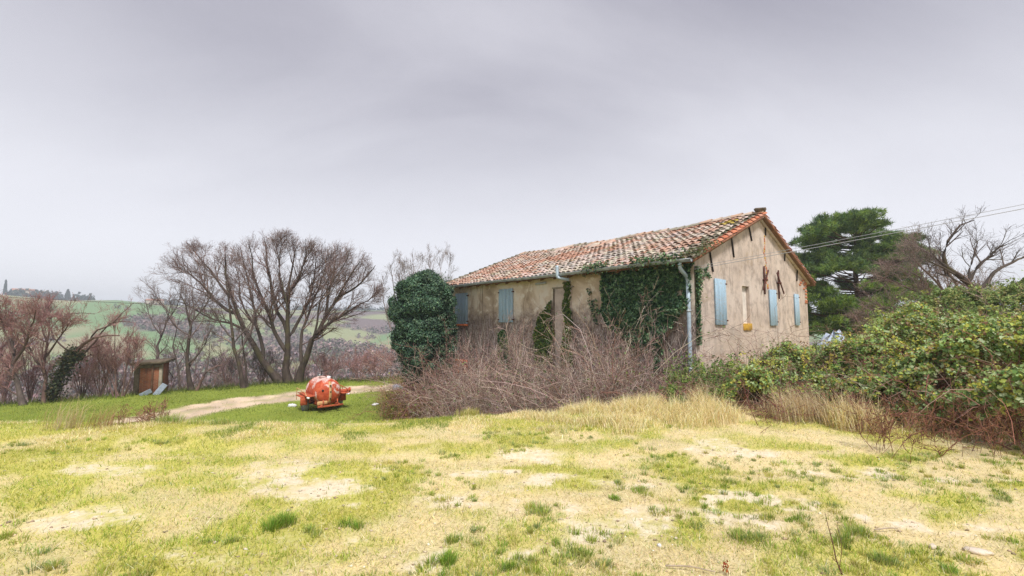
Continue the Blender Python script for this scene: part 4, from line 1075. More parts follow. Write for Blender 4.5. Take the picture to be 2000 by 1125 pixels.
Cc = [limbz([(795, 885), (815, 810), (845, 740), (875, 660), (910, 590), (950, 510), (1000, 440), (1070, 340), (1130, 220)], -1.0, 0.25, 0.03),
      limbz([(800, 860), (805, 760), (812, 640), (850, 520), (885, 420), (930, 300), (960, 160)], 1.6, 0.14, 0.02),
      limbz([(890, 630), (980, 560), (1090, 490), (1180, 440), (1225, 400)], 1.3, 0.11, 0.015),
      limbz([(945, 520), (960, 400), (990, 280), (1010, 150)], 1.5, 0.11, 0.015),
      limbz([(1010, 425), (1110, 370), (1180, 300), (1220, 250)], -1.5, 0.09, 0.015),
      limbz([(875, 660), (900, 560), (920, 440), (1040, 260), (1080, 160)], -1.9, 0.09, 0.015)]
bare_tree('oak_tree', Cc, OAK_LV, 'large bare tree leaning right, directly behind the red trailer', 'tree', M['bark_oak'], OK_TW, base_of(Cc[0]), 'large bare trees behind the track', oak_env, (cA, 0.35))

def limbp(pts, Y, dend, r0, r1, trunk=False):
    n = len(pts); return [W(*p, Y + dend * (i / (n - 1)) ** 1.5) for i, p in enumerate(pts)], r0, r1, trunk
def small_lv(s=1.0, k=(7, 6, 5), up=0.15, rm=0.007):
    return [dict(k=k[0], t0=0.25, t1=1.0, ang=(25, 60), ln=(0.9 * s, 2.0 * s), m=5, up=up, jit=0.17, rr=0.55, rmin=rm * 1.3),
            dict(k=k[1], t0=0.15, t1=1.0, ang=(20, 55), ln=(0.45 * s, 1.1 * s), m=4, up=up, jit=0.2, rr=0.55, rmin=rm),
            dict(k=k[2], t0=0.1, t1=1.0, ang=(20, 60), ln=(0.22 * s, 0.6 * s), m=3, up=up * 0.6, jit=0.2, rr=0.6, rmin=rm * 0.8)]
PK = [(0.12, 0.08, 0.07), (0.33, 0.18, 0.17), (0.40, 0.22, 0.21), (0.25, 0.14, 0.13), (0.44, 0.27, 0.25)]
GR = [(0.12, 0.095, 0.085), (0.17, 0.125, 0.11), (0.13, 0.10, 0.09), (0.22, 0.165, 0.15)]
def tree_px(name, limbs, lv, label, bark, tw, group=None):
    p = limbs[0][0][0]; b = (float(p[0]), float(p[1]), on(p[0], p[1]) - 0.06); limbs[0][0][0] = np.array(b)
    return bare_tree(name, limbs, lv, label, 'tree', bark, tw, b, group)
def gY(px, py): return float(G(px, py, TERR)[1])
y1 = gY(45, 791)
tree_px('bare_tree', [limbp([(45, 792), (34, 755), (25, 720), (28, 680), (22, 640), (18, 610)], y1, 0.3, 0.13, 0.02), limbp([(28, 740), (0, 700), (-15, 660), (-25, 620)], y1, 0.8, 0.07, 0.015),
    limbp([(26, 710), (50, 670), (62, 635), (70, 605)], y1, -0.9, 0.08, 0.015), limbp([(26, 690), (10, 650), (0, 620), (-5, 596)], y1, -0.6, 0.06, 0.012), limbp([(40, 775), (15, 760), (-20, 735), (-60, 700)], y1, -.5, 0.05, 0.012)],
    small_lv(0.72, (14, 10, 7)), 'pink-twigged bare tree at the far left edge with a crooked trunk', M['bark_grey'], PK, 'bare trees along the left bank')
y1 = gY(85, 786)
tree_px('bare_tree', [limbp([(85, 788), (88, 750), (86, 712), (92, 670), (96, 630), (98, 600)], y1, 0.2, 0.09, 0.015), limbp([(87, 730), (62, 690), (45, 650), (40, 620)], y1, 0.5, 0.06, 0.012),
    limbp([(88, 700), (112, 665), (130, 640), (140, 625)], y1, -.5, 0.05, 0.012), limbp([(92, 670), (80, 635), (75, 605)], y1, .6, 0.05, 0.012)],
    small_lv(0.68, (13, 10, 7)), 'thin pink-twigged bare tree beside the leaning ivy-clad trunk', M['bark_pink'], PK, 'bare trees along the left bank')
y1 = gY(100, 783)
root, _ = tree_px('leaning_tree', [limbp([(98, 786), (110, 752), (124, 722), (145, 690), (172, 668), (200, 655), (235, 655)], y1, -0.3, 0.15, 0.03), limbp([(124, 722), (150, 705), (185, 668), (215, 632), (255, 628)], y1, 0.4, 0.07, 0.015),
    limbp([(145, 690), (118, 675), (100, 640), (140, 612), (185, 614)], y1, -.4, 0.05, 0.012), limbp([(172, 668), (190, 645), (215, 635), (240, 610), (262, 592)], y1, .3, 0.05, 0.01)],
    small_lv(0.7, (6, 5, 4)), 'ivy-clad tree trunk leaning right beside pink bare trees', M['bark_pink'], PK)
def ivy_on_trunk(root, pts, Y, n, rad):
    P = resample([W(*p, Y) for p in pts], 40); i = rng.integers(0, 40, n); p = P[i] + rng.normal(0, rad, (n, 3)); p -= np.array(root.location)
    c = palette(n, [(0.045, 0.06, 0.025), (0.07, 0.085, 0.03), (0.035, 0.05, 0.03), (0.10, 0.08, 0.03)])
    V, F, c = leaves(p, rng.normal(size=(n, 3)) + np.array([0, -0.6, 0.5]), rng.uniform(0.08, 0.15, n), c)
    link('ivy_leaves', npmesh('ivy_leaves', V, F, c), root, M['ivy'])
ivy_on_trunk(root, [(98, 784), (110, 752), (124, 722), (140, 698), (152, 688)], y1 - 0.1, 2600, 0.19)
y1 = gY(228, 776)
tree_px('bare_tree', [limbp([(228, 776), (226, 745), (224, 710), (224, 670), (226, 622)], y1, 0.1, 0.05, 0.01), limbp([(232, 774), (216, 735), (205, 690), (195, 650)], y1, .3, 0.04, 0.008, True), limbp([(238, 774), (245, 730), (252, 690), (255, 655)], y1, -.3, 0.04, 0.008, True),
    limbp([(222, 775), (206, 730), (190, 700), (182, 680)], y1, .5, 0.035, 0.008, True), limbp([(242, 774), (258, 730), (262, 700), (268, 680)], y1, -.5, 0.035, 0.008, True)],
    small_lv(0.65, (12, 9, 6), 0.3), 'cluster of slender pink saplings left of the brick shed', M['bark_pink'], PK)
y1 = gY(372, 762)
tree_px('bare_tree', [limbp([(375, 763), (368, 735), (366, 705), (370, 665), (373, 632), (365, 600), (350, 575)], y1, 0.2, 0.15, 0.025), limbp([(366, 712), (385, 695), (402, 668), (412, 640)], y1, -.3, 0.08, 0.012),
    limbp([(371, 655), (345, 640), (330, 620), (318, 590)], y1, .4, 0.06, 0.012), limbp([(373, 630), (395, 605), (410, 580), (420, 560)], y1, -.6, 0.05, 0.01), limbp([(371, 645), (380, 610), (375, 575), (385, 548)], y1, .6, 0.05, 0.01)],
    small_lv(0.95, (8, 6, 5)), 'dark bare tree with a curved trunk right of the brick shed', M['bark_oak'], GR, 'bare trees along the left bank')
tree_px('bare_tree', [limbp([(352, 766), (350, 740), (346, 712), (338, 680), (342, 650), (352, 615)], y1 + .4, 0.1, 0.07, 0.012), limbp([(347, 715), (360, 695), (362, 670)], y1 + .4, .3, 0.035, 0.008), limbp([(340, 740), (325, 715), (318, 690)], y1 + .4, -.3, 0.03, 0.008)],
    small_lv(0.6, (6, 5, 4)), 'very thin bare sapling between the shed and the dark curved tree', M['bark_grey'], GR, 'bare trees along the left bank')
y2 = y1 + 3.5
tree_px('bare_tree', [limbp([(300, 760), (303, 725), (309, 695), (308, 675), (318, 650), (328, 620), (336, 590)], y2, 0.2, 0.12, 0.02), limbp([(316, 655), (300, 635), (290, 610), (284, 585)], y2, .4, 0.05, 0.01), limbp([(325, 630), (345, 600), (352, 575)], y2, -.3, 0.05, 0.01), limbp([(330, 612), (310, 585), (295, 560)], y2, .5, 0.04, 0.01)],
    small_lv(0.85, (7, 6, 5)), 'bare tree rising from behind the brick shed roof', M['bark_grey'], GR, 'bare trees along the left bank')
tree_px('leaning_tree', [limbp([(383, 764), (393, 745), (403, 727), (418, 717), (435, 713)], y1 - .2, 0.1, 0.10, 0.03), limbp([(405, 725), (422, 730), (436, 745)], y1 - .2, -.4, 0.05, 0.012), limbp([(403, 727), (408, 695), (410, 660)], y1 - .2, .3, 0.05, 0.01)],
    small_lv(0.45, (5, 4, 3)), 'low bare stump-like trunk leaning right beside the curved tree', M['bark_pink'], GR)
y1 = gY(474, 757)
tree_px('bare_tree', [limbp([(476, 759), (468, 725), (460, 690), (454, 650), (448, 615), (446, 580), (440, 550)], y1, 0.3, 0.14, 0.03), limbp([(462, 700), (478, 670), (486, 640), (500, 610)], y1, .8, 0.06, 0.01), limbp([(455, 660), (435, 640), (420, 610), (400, 590)], y1, -.6, 0.06, 0.01)],
    small_lv(0.9, (8, 6, 5)), 'straight dark bare trunk just left of the large leaning tree', M['bark_oak'], GR, 'bare trees along the left bank')
tree_px('bare_tree', [limbp([(483, 758), (480, 720), (476, 690), (473, 650), (478, 620)], y1 + .5, 0.3, 0.08, 0.02), limbp([(478, 700), (490, 680), (498, 655)], y1 + .5, .3, 0.03, 0.01)],
    small_lv(0.6, (6, 5, 4)), 'second thinner trunk standing close behind the straight dark one', M['bark_oak'], GR, 'bare trees along the left bank')
for px, lab in ((8, 'pink bare bush at the extreme left edge under the crooked tree'), (58, 'pink bare bush between the two left pink trees'), (160, 'pink bare bush right of the leaning ivy-clad trunk'), (196, 'pink bare bush just left of the slender sapling cluster'), (440, 'grey bare bush under the left of the large trees'), (510, 'bare bush between the straight trunk and the leaning one'), (640, 'bare bush right behind the red trailer tank'), (700, 'pinkish bare bush at the right end of the track'), (735, 'small bare bush touching the ivy column scrub')):
    y1 = gY(px, 750) + 1.5 if px > 300 else gY(px, 782) + 1.2; up_ = 0 if px > 300 else 34
    lim = [limbp([(px, 752 + up_), (px + d * 0.4, 728 + up_ * 0.4), (px + d, 690 + abs(d) * 0.5 - up_ * 0.2)], y1, rng.uniform(-.6, .6), 0.03, 0.008, True) for d in (-4, -28, 24, -14, 12, 36)]
    p = lim[0][0][0]; b = (float(p[0]), float(p[1]), on(p[0], p[1]) - 0.4)
    bare_tree('bare_bush', lim, small_lv(0.6, (8, 6, 4), 0.2), lab, 'bush', M['bark_pink'], PK if (px > 600 or px < 300) else GR, b, 'bare bushes along the terrace edge')
# slender bare trees behind the ivy column
for px, dx, lab in ((792, 0, 'slender bare poplar rising left of the ivy column'), (832, 3, 'slender bare poplar peeping over the ivy column'), (868, 5, 'slender bare poplar behind the left end of the roof')):
    y1 = 36 + dx
    lim = [limbp([(px, 745), (px - 6, 690), (px - 14, 620), (px - 24, 560), (px - 30, 515)], y1, .3, 0.10, 0.015), limbp([(px - 8, 680), (px - 30, 640), (px - 42, 590), (px - 48, 550)], y1, .8, 0.05, 0.01), limbp([(px - 8, 660), (px + 6, 600), (px + 8, 550), (px + 10, 508)], y1, -.8, 0.06, 0.01), limbp([(px - 14, 620), (px - 6, 570), (px - 8, 520)], y1, 1.0, 0.04, 0.01)]
    p = lim[0][0][0]; b = (float(p[0]), float(p[1]), on(p[0], p[1]) - 1.0); lim[0][0].insert(0, np.array(b))
    bare_tree('bare_poplar', lim, small_lv(0.95, (11, 7, 5), 0.25, 0.0085), lab, 'tree', M['bark_grey'], [(0.24, 0.19, 0.17), (0.27, 0.215, 0.19), (0.20, 0.16, 0.14)], b, 'poplars behind the ivy column')
# bare tree at the right edge, and the dead thorny tree before the pine
def z3(zx, zy): return 1540 + zx / 2.163, 380 + zy / 2.163
RY = 15.0
lim = [limbp([z3(*p) for p in ((800, 620), (800, 500), (770, 385), (720, 345), (668, 305), (657, 250), (685, 190), (720, 135), (790, 103))], RY, 0.3, 0.13, 0.014),
       limbp([z3(*p) for p in ((760, 372), (800, 310), (850, 265), (890, 225), (930, 205))], RY, -.5, 0.06, 0.01), limbp([z3(*p) for p in ((790, 420), (870, 330), (940, 285), (1010, 262), (1080, 240))], RY, .5, 0.07, 0.012),
       limbp([z3(*p) for p in ((668, 305), (625, 270), (600, 240), (590, 200))], RY, .5, 0.04, 0.008), limbp([z3(*p) for p in ((700, 335), (640, 300), (590, 280), (560, 270))], RY, -.4, 0.04, 0.008), limbp([z3(*p) for p in ((760, 372), (770, 300), (790, 230), (800, 190))], RY, .6, 0.04, 0.008), limbp([z3(*p) for p in ((745, 385), (690, 350), (640, 335), (600, 330))], RY, .6, 0.04, 0.008)]
tree_px('bare_tree', lim, small_lv(0.55, (9, 6, 3), 0.1, 0.004), 'bare crooked tree rising above the tall hedge at the right edge', M['bark_oak'], [(0.085, 0.07, 0.062), (0.12, 0.10, 0.09), (0.10, 0.08, 0.075)])
DY = 17.0; lim = []
for k, pts in enumerate((((720, 560), (640, 470), (560, 420), (480, 380), (400, 350), (330, 345)), ((720, 560), (620, 520), (500, 480), (380, 480), (280, 500)), ((720, 560), (690, 450), (620, 360), (560, 300), (510, 250)), ((720, 560), (740, 440), (650, 300), (560, 230), (520, 210)), ((700, 570), (560, 540), (420, 540), (300, 545)), ((720, 560), (800, 450), (780, 380)), ((700, 540), (600, 440), (540, 340), (440, 290)))):
    lim.append(limbp([z3(*p) for p in pts], DY, rng.uniform(-1.2, 1.2), 0.06, 0.01, k < 2))
lim[0][0].insert(0, W(*z3(735, 660), DY))
tree_px('thorn_tree', lim, small_lv(0.6, (16, 9, 4), 0.05, 0.0055), 'dense grey-brown leafless thorn tree in front of the pine', M['bark_grey'], [(0.16, 0.12, 0.11), (0.24, 0.185, 0.165), (0.29, 0.22, 0.19), (0.20, 0.145, 0.135)])

# ------------------------------------------------------------------ the pine
def build_pine():
    Y = 31.0; px0 = 1668
    g = W(px0, 640, Y); b = (g[0], g[1], on(g[0], g[1]))
    t = empty('pine_tree', b, 0, 'dark green pine tree behind the right end of the farmhouse', 'tree')
    s = Y / FPX
    pads = [(1605, 455, 42, 22), (1650, 440, 45, 24), (1690, 432, 40, 22), (1720, 455, 42, 24), (1765, 480, 38, 22), (1590, 490, 30, 26), (1640, 480, 55, 28), (1700, 490, 50, 30), (1600, 530, 40, 30), (1650, 525, 50, 30),
            (1710, 530, 50, 28), (1760, 520, 40, 25), (1590, 575, 35, 26), (1635, 570, 55, 28), (1690, 575, 45, 28), (1600, 610, 40, 24), (1640, 615, 40, 22), (1570, 540, 26, 40), (1745, 565, 40, 24), (1680, 612, 44, 22), (1575, 605, 26, 24), (1790, 500, 22, 16), (1780, 560, 34, 26), (1720, 600, 44, 24), (1755, 590, 40, 24), (1660, 640, 50, 20), (1610, 640, 44, 20), (1740, 500, 40, 24)]
    top = W(1672, 436, Y); base = np.array(b)
    V, F = tubes(resample([base, W(1676, 600, Y), W(1670, 520, Y), top], 12)[None] - base, np.linspace(0.28, 0.05, 12)[None], 9)
    link('trunk', npmesh('trunk', V, F, smooth=True), t, M['bark_pine'])
    parts = []; br = []
    small = []
    for (px, py, a, h) in pads:
        for q in range(7):
            small.append((px + rng.uniform(-a, a) * 0.95, py + rng.uniform(-h, h) * 0.9, rng.uniform(13, 25), rng.uniform(8, 13), rng.uniform(-3.4, 3.4)))
    for (px, py, a, h, dpt) in small:
        for _once in (0,):
            c = W(px, py, Y + dpt * (1 - 0.5 * abs(px - 1672) / 120)); a2, h2 = a * s, h * s
            root_p = base + (top - base) * np.clip((c[2] - base[2]) / (top[2] - base[2]) - 0.06, 0.2, 0.98)
            br.append(resample([root_p, (root_p + c) / 2 + np.array([0, 0, -0.2]), c], 6))
            n = int(a * h * 0.24) + 18
            q = unit(rng.normal(size=(n, 3))) * rng.uniform(0.35, 1.0, (n, 1)) ** 0.6 * np.array([a2, a2, h2]); q[:, 2] = np.where(q[:, 2] < 0, q[:, 2] * 0.4, q[:, 2])
            tuft = c + q
            k = 16; idx = np.repeat(np.arange(n), k); d = unit(rng.normal(size=(n * k, 3)) + np.array([0, 0, 0.55]) + unit(q)[idx] * 0.6)
            L = rng.uniform(0.16, 0.34, (n * k, 1)); sd = unit(np.cross(d, rng.normal(size=(n * k, 3)))) * 0.022
            p0 = tuft[idx] + rng.normal(0, 0.06, (n * k, 3)); V = np.stack([p0 - sd, p0 + sd, p0 + d * L], 1).reshape(-1, 3) - base
            lite = rng.random(n) < 0.5
            col = rng.uniform(0.7, 1.3) * palette(n, [(0.085, 0.155, 0.055), (0.13, 0.21, 0.06), (0.185, 0.27, 0.065), (0.055, 0.10, 0.05)], [3, 4, 3, 2]); 
            if py > 540: col = col * np.array([1.3, 1.25, 0.8])
            parts.append((V, np.arange(len(V)).reshape(-1, 3), np.repeat(col, k * 3, 0)))
    V, F, c = join_np(parts); link('crown', npmesh('crown', V, F, c), t, M['needle'])
    P = np.stack(br) - base; V, F = tubes(P, np.linspace(0.06, 0.02, 6)[None].repeat(len(P), 0), 5); link('branches', npmesh('branches', V, F), t, M['bark_pine'])
build_pine()
# ------------------------------------------------------------------ ivy
def in_poly(x, y, poly):
    poly = np.asarray(poly); ins = np.zeros(len(x), bool); j = len(poly) - 1
    for i in range(len(poly)):
        xi, yi = poly[i]; xj, yj = poly[j]
        c = ((yi > y) != (yj > y)) & (x < (xj - xi) * (y - yi) / (yj - yi + 1e-12) + xi); ins ^= c; j = i
    return ins
IVY_D = [(0.045, 0.105, 0.055), (0.07, 0.15, 0.072), (0.115, 0.22, 0.10), (0.03, 0.07, 0.042), (0.19, 0.30, 0.15)]
IVY_L = [(0.10, 0.17, 0.030), (0.14, 0.21, 0.035), (0.06, 0.12, 0.03), (0.20, 0.21, 0.04), (0.045, 0.09, 0.03)]
def wall_ivy(name, polys, n, cols, label, bulge, size, face='f', rough_edge=0.14):
    """polys in photo points on a wall of the house"""
    t = empty(name, tuple(house_w(0, 0, 0)), TH, label, 'ivy')
    fn = fro if face == 'f' else gab
    parts = []; stems = []
    tot = []
    for pl in polys:
        q = np.array([fn(*p) for p in pl]); lo, hi = q.min(0) - 0.2, q.max(0) + 0.2; tot.append((q, lo, hi, np.prod(hi - lo)))
    for q, lo, hi, ar in tot:
        m = int(n * ar / sum(x[3] for x in tot)); u = rng.uniform(lo[0], hi[0], m); z = rng.uniform(lo[1], hi[1], m)
        uu = u + rough_edge * 2.5 * (fbm(u * 2.2, z * 2.2, 5) - 0.5); zz = z + rough_edge * 2.5 * (fbm(u * 2.2 + 7, z * 2.2, 6) - 0.5)
        k = in_poly(uu, zz, q) & (fbm(u * 3.1, z * 3.1, 15) > 0.27); u, z = u[k], z[k]; m = len(u)
        lay = fbm(u * 1.6, z * 1.6, 8); d = 0.03 + bulge * np.clip(lay * 1.6 - 0.35, 0.05, 1.2) * rng.uniform(0.55, 1.0, m)
        P = np.stack([-d, u, z], 1) if face == 'f' else np.stack([u, -d, z], 1)
        N = rng.normal(0, 0.55, (m, 3)) + (np.array([-1.0, 0, 0.55]) if face == 'f' else np.array([0, -1.0, 0.55]))
        c = palette(m, cols, jit=0.2)
        parts.append(leaves(P, N, rng.uniform(size[0], size[1], m), c))
        for _ in range(max(4, int(ar * 3))):
            i = rng.integers(0, m); a = np.array([-0.02, u[i], z[i]]) if face == 'f' else np.array([u[i], -0.02, z[i]])
            pts = [a]; 
            for s in range(4): pts.append(pts[-1] + np.array([0 if face == 'f' else rng.normal(0, .07), rng.normal(0, .07) if face == 'f' else 0, -rng.uniform(.15, .45)]))
            stems.append(resample(pts, 7))
    V, F, c = join_np(parts); link('leaves', npmesh('leaves', V, F, c), t, M['ivy'])
    P = np.stack(stems); V, F = tubes(P, np.linspace(0.006, 0.014, 7)[None].repeat(len(P), 0), 4); link('stems', npmesh('stems', V, F), t, M['bark_pale'])
    return t
wi = wall_ivy('wall_ivy', [[(1177, 528), (1250, 520), (1340, 508), (1357, 506), (1358, 560), (1352, 600), (1338, 612), (1322, 640), (1306, 655), (1298, 690), (1288, 735), (1278, 735), (1278, 690), (1262, 690), (1240, 672), (1210, 650), (1186, 628), (1176, 600), (1182, 560)]],
         30000, IVY_D, 'dense dark green ivy mat covering the right part of the front wall', 0.34, (0.07, 0.125))
# spilling over the gutter and round the corner, still the same plant
def ivy_extra(t, P, N, size, cols, nm='leaves'):
    V, F, c = leaves(P, N, size, palette(len(P), cols, jit=0.2)); link(nm, npmesh(nm, V, F, c), t, M['ivy'])
n = 1500; y = rng.uniform(0.0, 3.6, n); clump = fbm(y * 1.3, y * 0 + 3, 4); k = rng.random(n) < sstep(0.42, 0.6, clump) + 0.10 + 0.5 * (y < 0.5); y = y[k]; n = len(y)
P = np.stack([-0.45 + rng.normal(0, 0.13, n), y, Z_E - 0.02 + rng.normal(0, 0.10, n)], 1); P[:, 2] += np.maximum(0, P[:, 0] + 0.42) * SL
ivy_extra(wi, P, rng.normal(0, .6, (n, 3)) + np.array([-.5, 0, .8]), rng.uniform(.06, .11, n), IVY_D + [(0.10, 0.14, 0.05), (0.16, 0.13, 0.06)])
n = 700; x = rng.uniform(-0.5, 1.1, n); k = rng.random(n) < sstep(1.5, -0.2, x); x = x[k]; n = len(x)
P = np.stack([x, rng.normal(-0.12, 0.14, n), deck(x) + 0.06 + rng.normal(0, 0.06, n)], 1)
ivy_extra(wi, P, rng.normal(0, .6, (n, 3)) + np.array([-.3, -.3, .9]), rng.uniform(.05, .09, n), [(0.10, 0.12, 0.05), (0.15, 0.15, 0.08), (0.06, 0.09, 0.03), (0.19, 0.15, 0.09)])
n = 1700; z = rng.uniform(3.4, 5.6, n); x = np.abs(rng.normal(0, 0.10, n)) * (0.6 + 1.4 * sstep(4.4, 5.6, z)); k = rng.random(n) < 0.25 + 0.75 * fbm(z * 1.5, z * 0, 12); x, z = x[k], z[k]; n = len(x)
ivy_extra(wi, np.stack([x, -0.03 - rng.uniform(0, .09, n), z], 1), rng.normal(0, .5, (n, 3)) + np.array([0, -1., .5]), rng.uniform(.05, .09, n), IVY_D + [(0.12, 0.14, 0.03)])
for pts in ([(1382, 515), (1378, 524), (1376, 528)], [(1372, 538), (1380, 536), (1386, 542)], [(1376, 530), (1384, 540)]):
    q = resample([np.array([gab(*p)[0], -0.03, gab(*p)[1]]) for p in pts], 14); i = rng.integers(0, 14, 40)
    ivy_extra(wi, q[i] + rng.normal(0, .03, (40, 3)) * np.array([1, .3, 1]), rng.normal(0, .5, (40, 3)) + np.array([0, -1., .5]), rng.uniform(.04, .07, 40), IVY_D)
wall_ivy('wall_ivy', [[(1050, 625), (1062, 605), (1078, 590), (1083, 650), (1086, 712), (1050, 715), (1046, 660)]], 7000, IVY_L, 'lime green ivy strip left of the blocked doorway on the front wall', 0.14, (0.06, 0.10))
wall_ivy('wall_ivy', [[(1102, 552), (1113, 548), (1119, 600), (1120, 715), (1098, 715), (1104, 640)]], 5500, IVY_L, 'narrow green ivy strip right of the blocked doorway, climbing to the eave', 0.12, (0.055, 0.09))
wall_ivy('wall_ivy', [[(976, 650), (990, 640), (997, 690), (1000, 740), (978, 745)]], 4200, IVY_D + IVY_L[:2], 'small dark ivy patch low on the wall below the second shutter', 0.16, (0.06, 0.10))
wall_ivy('wall_ivy', [[(1148, 560), (1156, 566), (1170, 590), (1172, 640), (1160, 620), (1150, 590)]], 900, IVY_D, 'thin ivy tendrils on bare plaster beside the dense ivy mat', 0.06, (0.05, 0.085))

# ivy-smothered tree at the left corner of the house
def ivy_column():
    Y = 19.6; s = Y / FPX
    c0 = W(828, 640, Y); gz0 = on(c0[0], c0[1]); b = np.array([c0[0], c0[1], gz0])
    t = empty('ivy_column', tuple(b), 0, 'tall dark tree wholly smothered in ivy at the left end of the farmhouse', 'ivy tree')
    prof = np.array([(538, 4, 838), (543, 18, 837), (552, 34, 833), (562, 50, 828), (585, 57, 826), (615, 56, 827), (645, 56, 829), (670, 54, 831), (695, 52, 833), (720, 46, 836), (750, 32, 838), (800, 14, 840)], float)
    zz = np.array([W(828, p[0], Y)[2] for p in prof])
    def ring(z):
        r = np.interp(-z, -zz, prof[:, 1]) * s * 0.92; cx = (np.interp(-z, -zz, prof[:, 2]) - 1000) * s; return r, cx
    parts = []
    for k in range(170):
        z0 = (rng.uniform(zz[8], zz[2]) if k % 7 else rng.uniform(zz[10], zz[8])) if k > 8 else rng.uniform(zz[2], zz[1]); a0 = rng.uniform(0, 2 * math.pi) if k % 3 else rng.uniform(math.pi, 2 * math.pi); r, cx = ring(z0); lr = rng.uniform(0.16, 0.46); rr = max(float(r) * rng.uniform(0.66, 1.22) - lr * 0.8, 0.05)
        c = np.array([float(cx) + math.cos(a0) * rr, Y + math.sin(a0) * rr * 0.95, z0]); n = int(1000 * lr ** 2 / 0.16)
        d = unit(rng.normal(size=(n, 3)) + np.array([math.cos(a0), math.sin(a0), 0.25]) * 0.7); p = c + d * lr * np.array([1.0, 1.0, 0.85]) * rng.uniform(0.78, 1.06, (n, 1))
        col = palette(n, [(0.045, 0.10, 0.064), (0.07, 0.14, 0.082), (0.105, 0.19, 0.11), (0.03, 0.066, 0.046), (0.16, 0.25, 0.14)], [3, 4, 3, 3, 1.2], 0.2) * rng.uniform(0.8, 1.25)
        p = p + d * np.abs(rng.normal(0, .05, (n, 1)))
        parts.append(leaves(p - b, d + np.array([0, 0, .5]) + rng.normal(0, .6, (n, 3)), rng.uniform(.05, .10, n), col))
    for k in range(620):                                   # stray shoots
        z0 = rng.uniform(zz[9], zz[1]); a0 = rng.uniform(0, 2 * math.pi); r, cx = ring(z0); L = rng.uniform(.12, .62); n = 14; f = rng.random(n)[:, None]
        d0 = unit(np.array([[math.cos(a0), math.sin(a0), rng.uniform(-.3, .9)]])); c = np.array([float(cx) + math.cos(a0) * float(r) * .9, Y + math.sin(a0) * float(r) * .9, z0])
        parts.append(leaves(c + d0 * L * f + rng.normal(0, .03, (n, 3)) - b, d0 + rng.normal(0, .6, (n, 3)) + np.array([0, 0, .6]), rng.uniform(.035, .09, n), palette(n, [(0.06, 0.115, 0.07), (0.09, 0.155, 0.08), (0.14, 0.20, 0.10), (0.04, 0.08, 0.05)])))
    V, F, c = join_np(parts); link('crown', npmesh('crown', V, F, c), t, M['ivy'])
    # the inner thicket of stems
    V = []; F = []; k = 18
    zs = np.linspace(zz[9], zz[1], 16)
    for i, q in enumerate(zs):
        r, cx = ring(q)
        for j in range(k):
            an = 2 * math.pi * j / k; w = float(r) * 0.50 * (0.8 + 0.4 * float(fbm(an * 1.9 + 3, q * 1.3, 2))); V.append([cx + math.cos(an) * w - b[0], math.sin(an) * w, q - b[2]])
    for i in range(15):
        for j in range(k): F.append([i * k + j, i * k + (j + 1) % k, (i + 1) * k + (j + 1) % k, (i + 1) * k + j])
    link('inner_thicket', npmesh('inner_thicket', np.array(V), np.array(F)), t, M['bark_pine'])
    st = []
    for _ in range(26):
        a0 = rng.uniform(0, 6.28); r0 = rng.uniform(0.1, 0.6); p = np.array([(840 - 1000) * s - b[0] + math.cos(a0) * r0, math.sin(a0) * r0, 0]); st.append(resample([p, p * 0.9 + np.array([rng.normal(0, .12), 0, .9]), p * 0.8 + np.array([rng.normal(0, .2), 0, 2.1])], 7))
    V, F = tubes(np.stack(st), np.linspace(0.045, 0.025, 7)[None].repeat(26, 0), 6); link('trunk', npmesh('trunk', V, F, smooth=True), t, M['bark_grey'])
ivy_column()

# ------------------------------------------------------------------ brush and brambles
def stems_from(P0, L, lean, up, m=6, jit=0.16, droop=0.0):
    n = len(P0); d = unit(lean + np.array([0, 0, 1.0]) * up + rng.normal(0, 0.1, (n, 3))); out = [P0]; p = P0
    for s in range(m - 1):
        d = unit(d + rng.normal(0, jit, (n, 3)) - np.array([0, 0, droop]) * (s / (m - 1))); p = p + d * L[:, None] / (m - 1); out.append(p)
    return np.stack(out, 1)
def brush(name, label, roots, Lr, cols, spread=0.5, droop=0.25, r=(0.007, 0.012), twigs=(5, 3), lv=None, group=None, cat='bush', jit=0.16, tw_len=(0.35, 0.9)):
    b = roots.mean(0); t = empty(name, tuple(b), 0, label, cat, group); n = len(roots)
    P = stems_from(roots, rng.uniform(Lr[0], Lr[1], n), rng.normal(0, spread, (n, 3)) * np.array([1, 1, 0]), 1.0, 7, jit, droop)
    R = (r[0] + (r[1] - r[0]) * rng.random(n) ** 2.0)[:, None] * np.linspace(1.1, 0.4, 7)[None]
    parts = []
    def add(P, R, sides):
        V, F = tubes(P - b, R, sides); c = palette(len(P), cols, jit=0.2); parts.append((V, F, np.repeat(c, P.shape[1] * sides, 0)))
    add(P, R, 4)
    Q = spawn(P, R, twigs[0], 0.2, 1.0, (25, 65), tw_len, m=5, up=0.05, jit=0.2, rr=0.6, rmin=0.004); add(*Q, 3)
    if twigs[1]:
        Q2 = spawn(*Q, twigs[1], 0.2, 1.0, (25, 65), (tw_len[0] * 0.4, tw_len[1] * 0.5), m=3, up=0.05, jit=0.2, rr=0.6, rmin=0.0032); add(*Q2, 3)
    V, F, c = join_np(parts); link('stems', npmesh('stems', V, F, c), t, M['twig'])
    return t, P, Q
def house_roots(n, s0, s1, x0, x1):
    s = rng.uniform(s0, s1, n); x = rng.uniform(x0, x1, n); P = np.array([HX, HY, 0]) + E2[None] * x[:, None] + E1[None] * s[:, None]; P[:, 2] = H(P[:, 0], P[:, 1]) - 0.05; return P
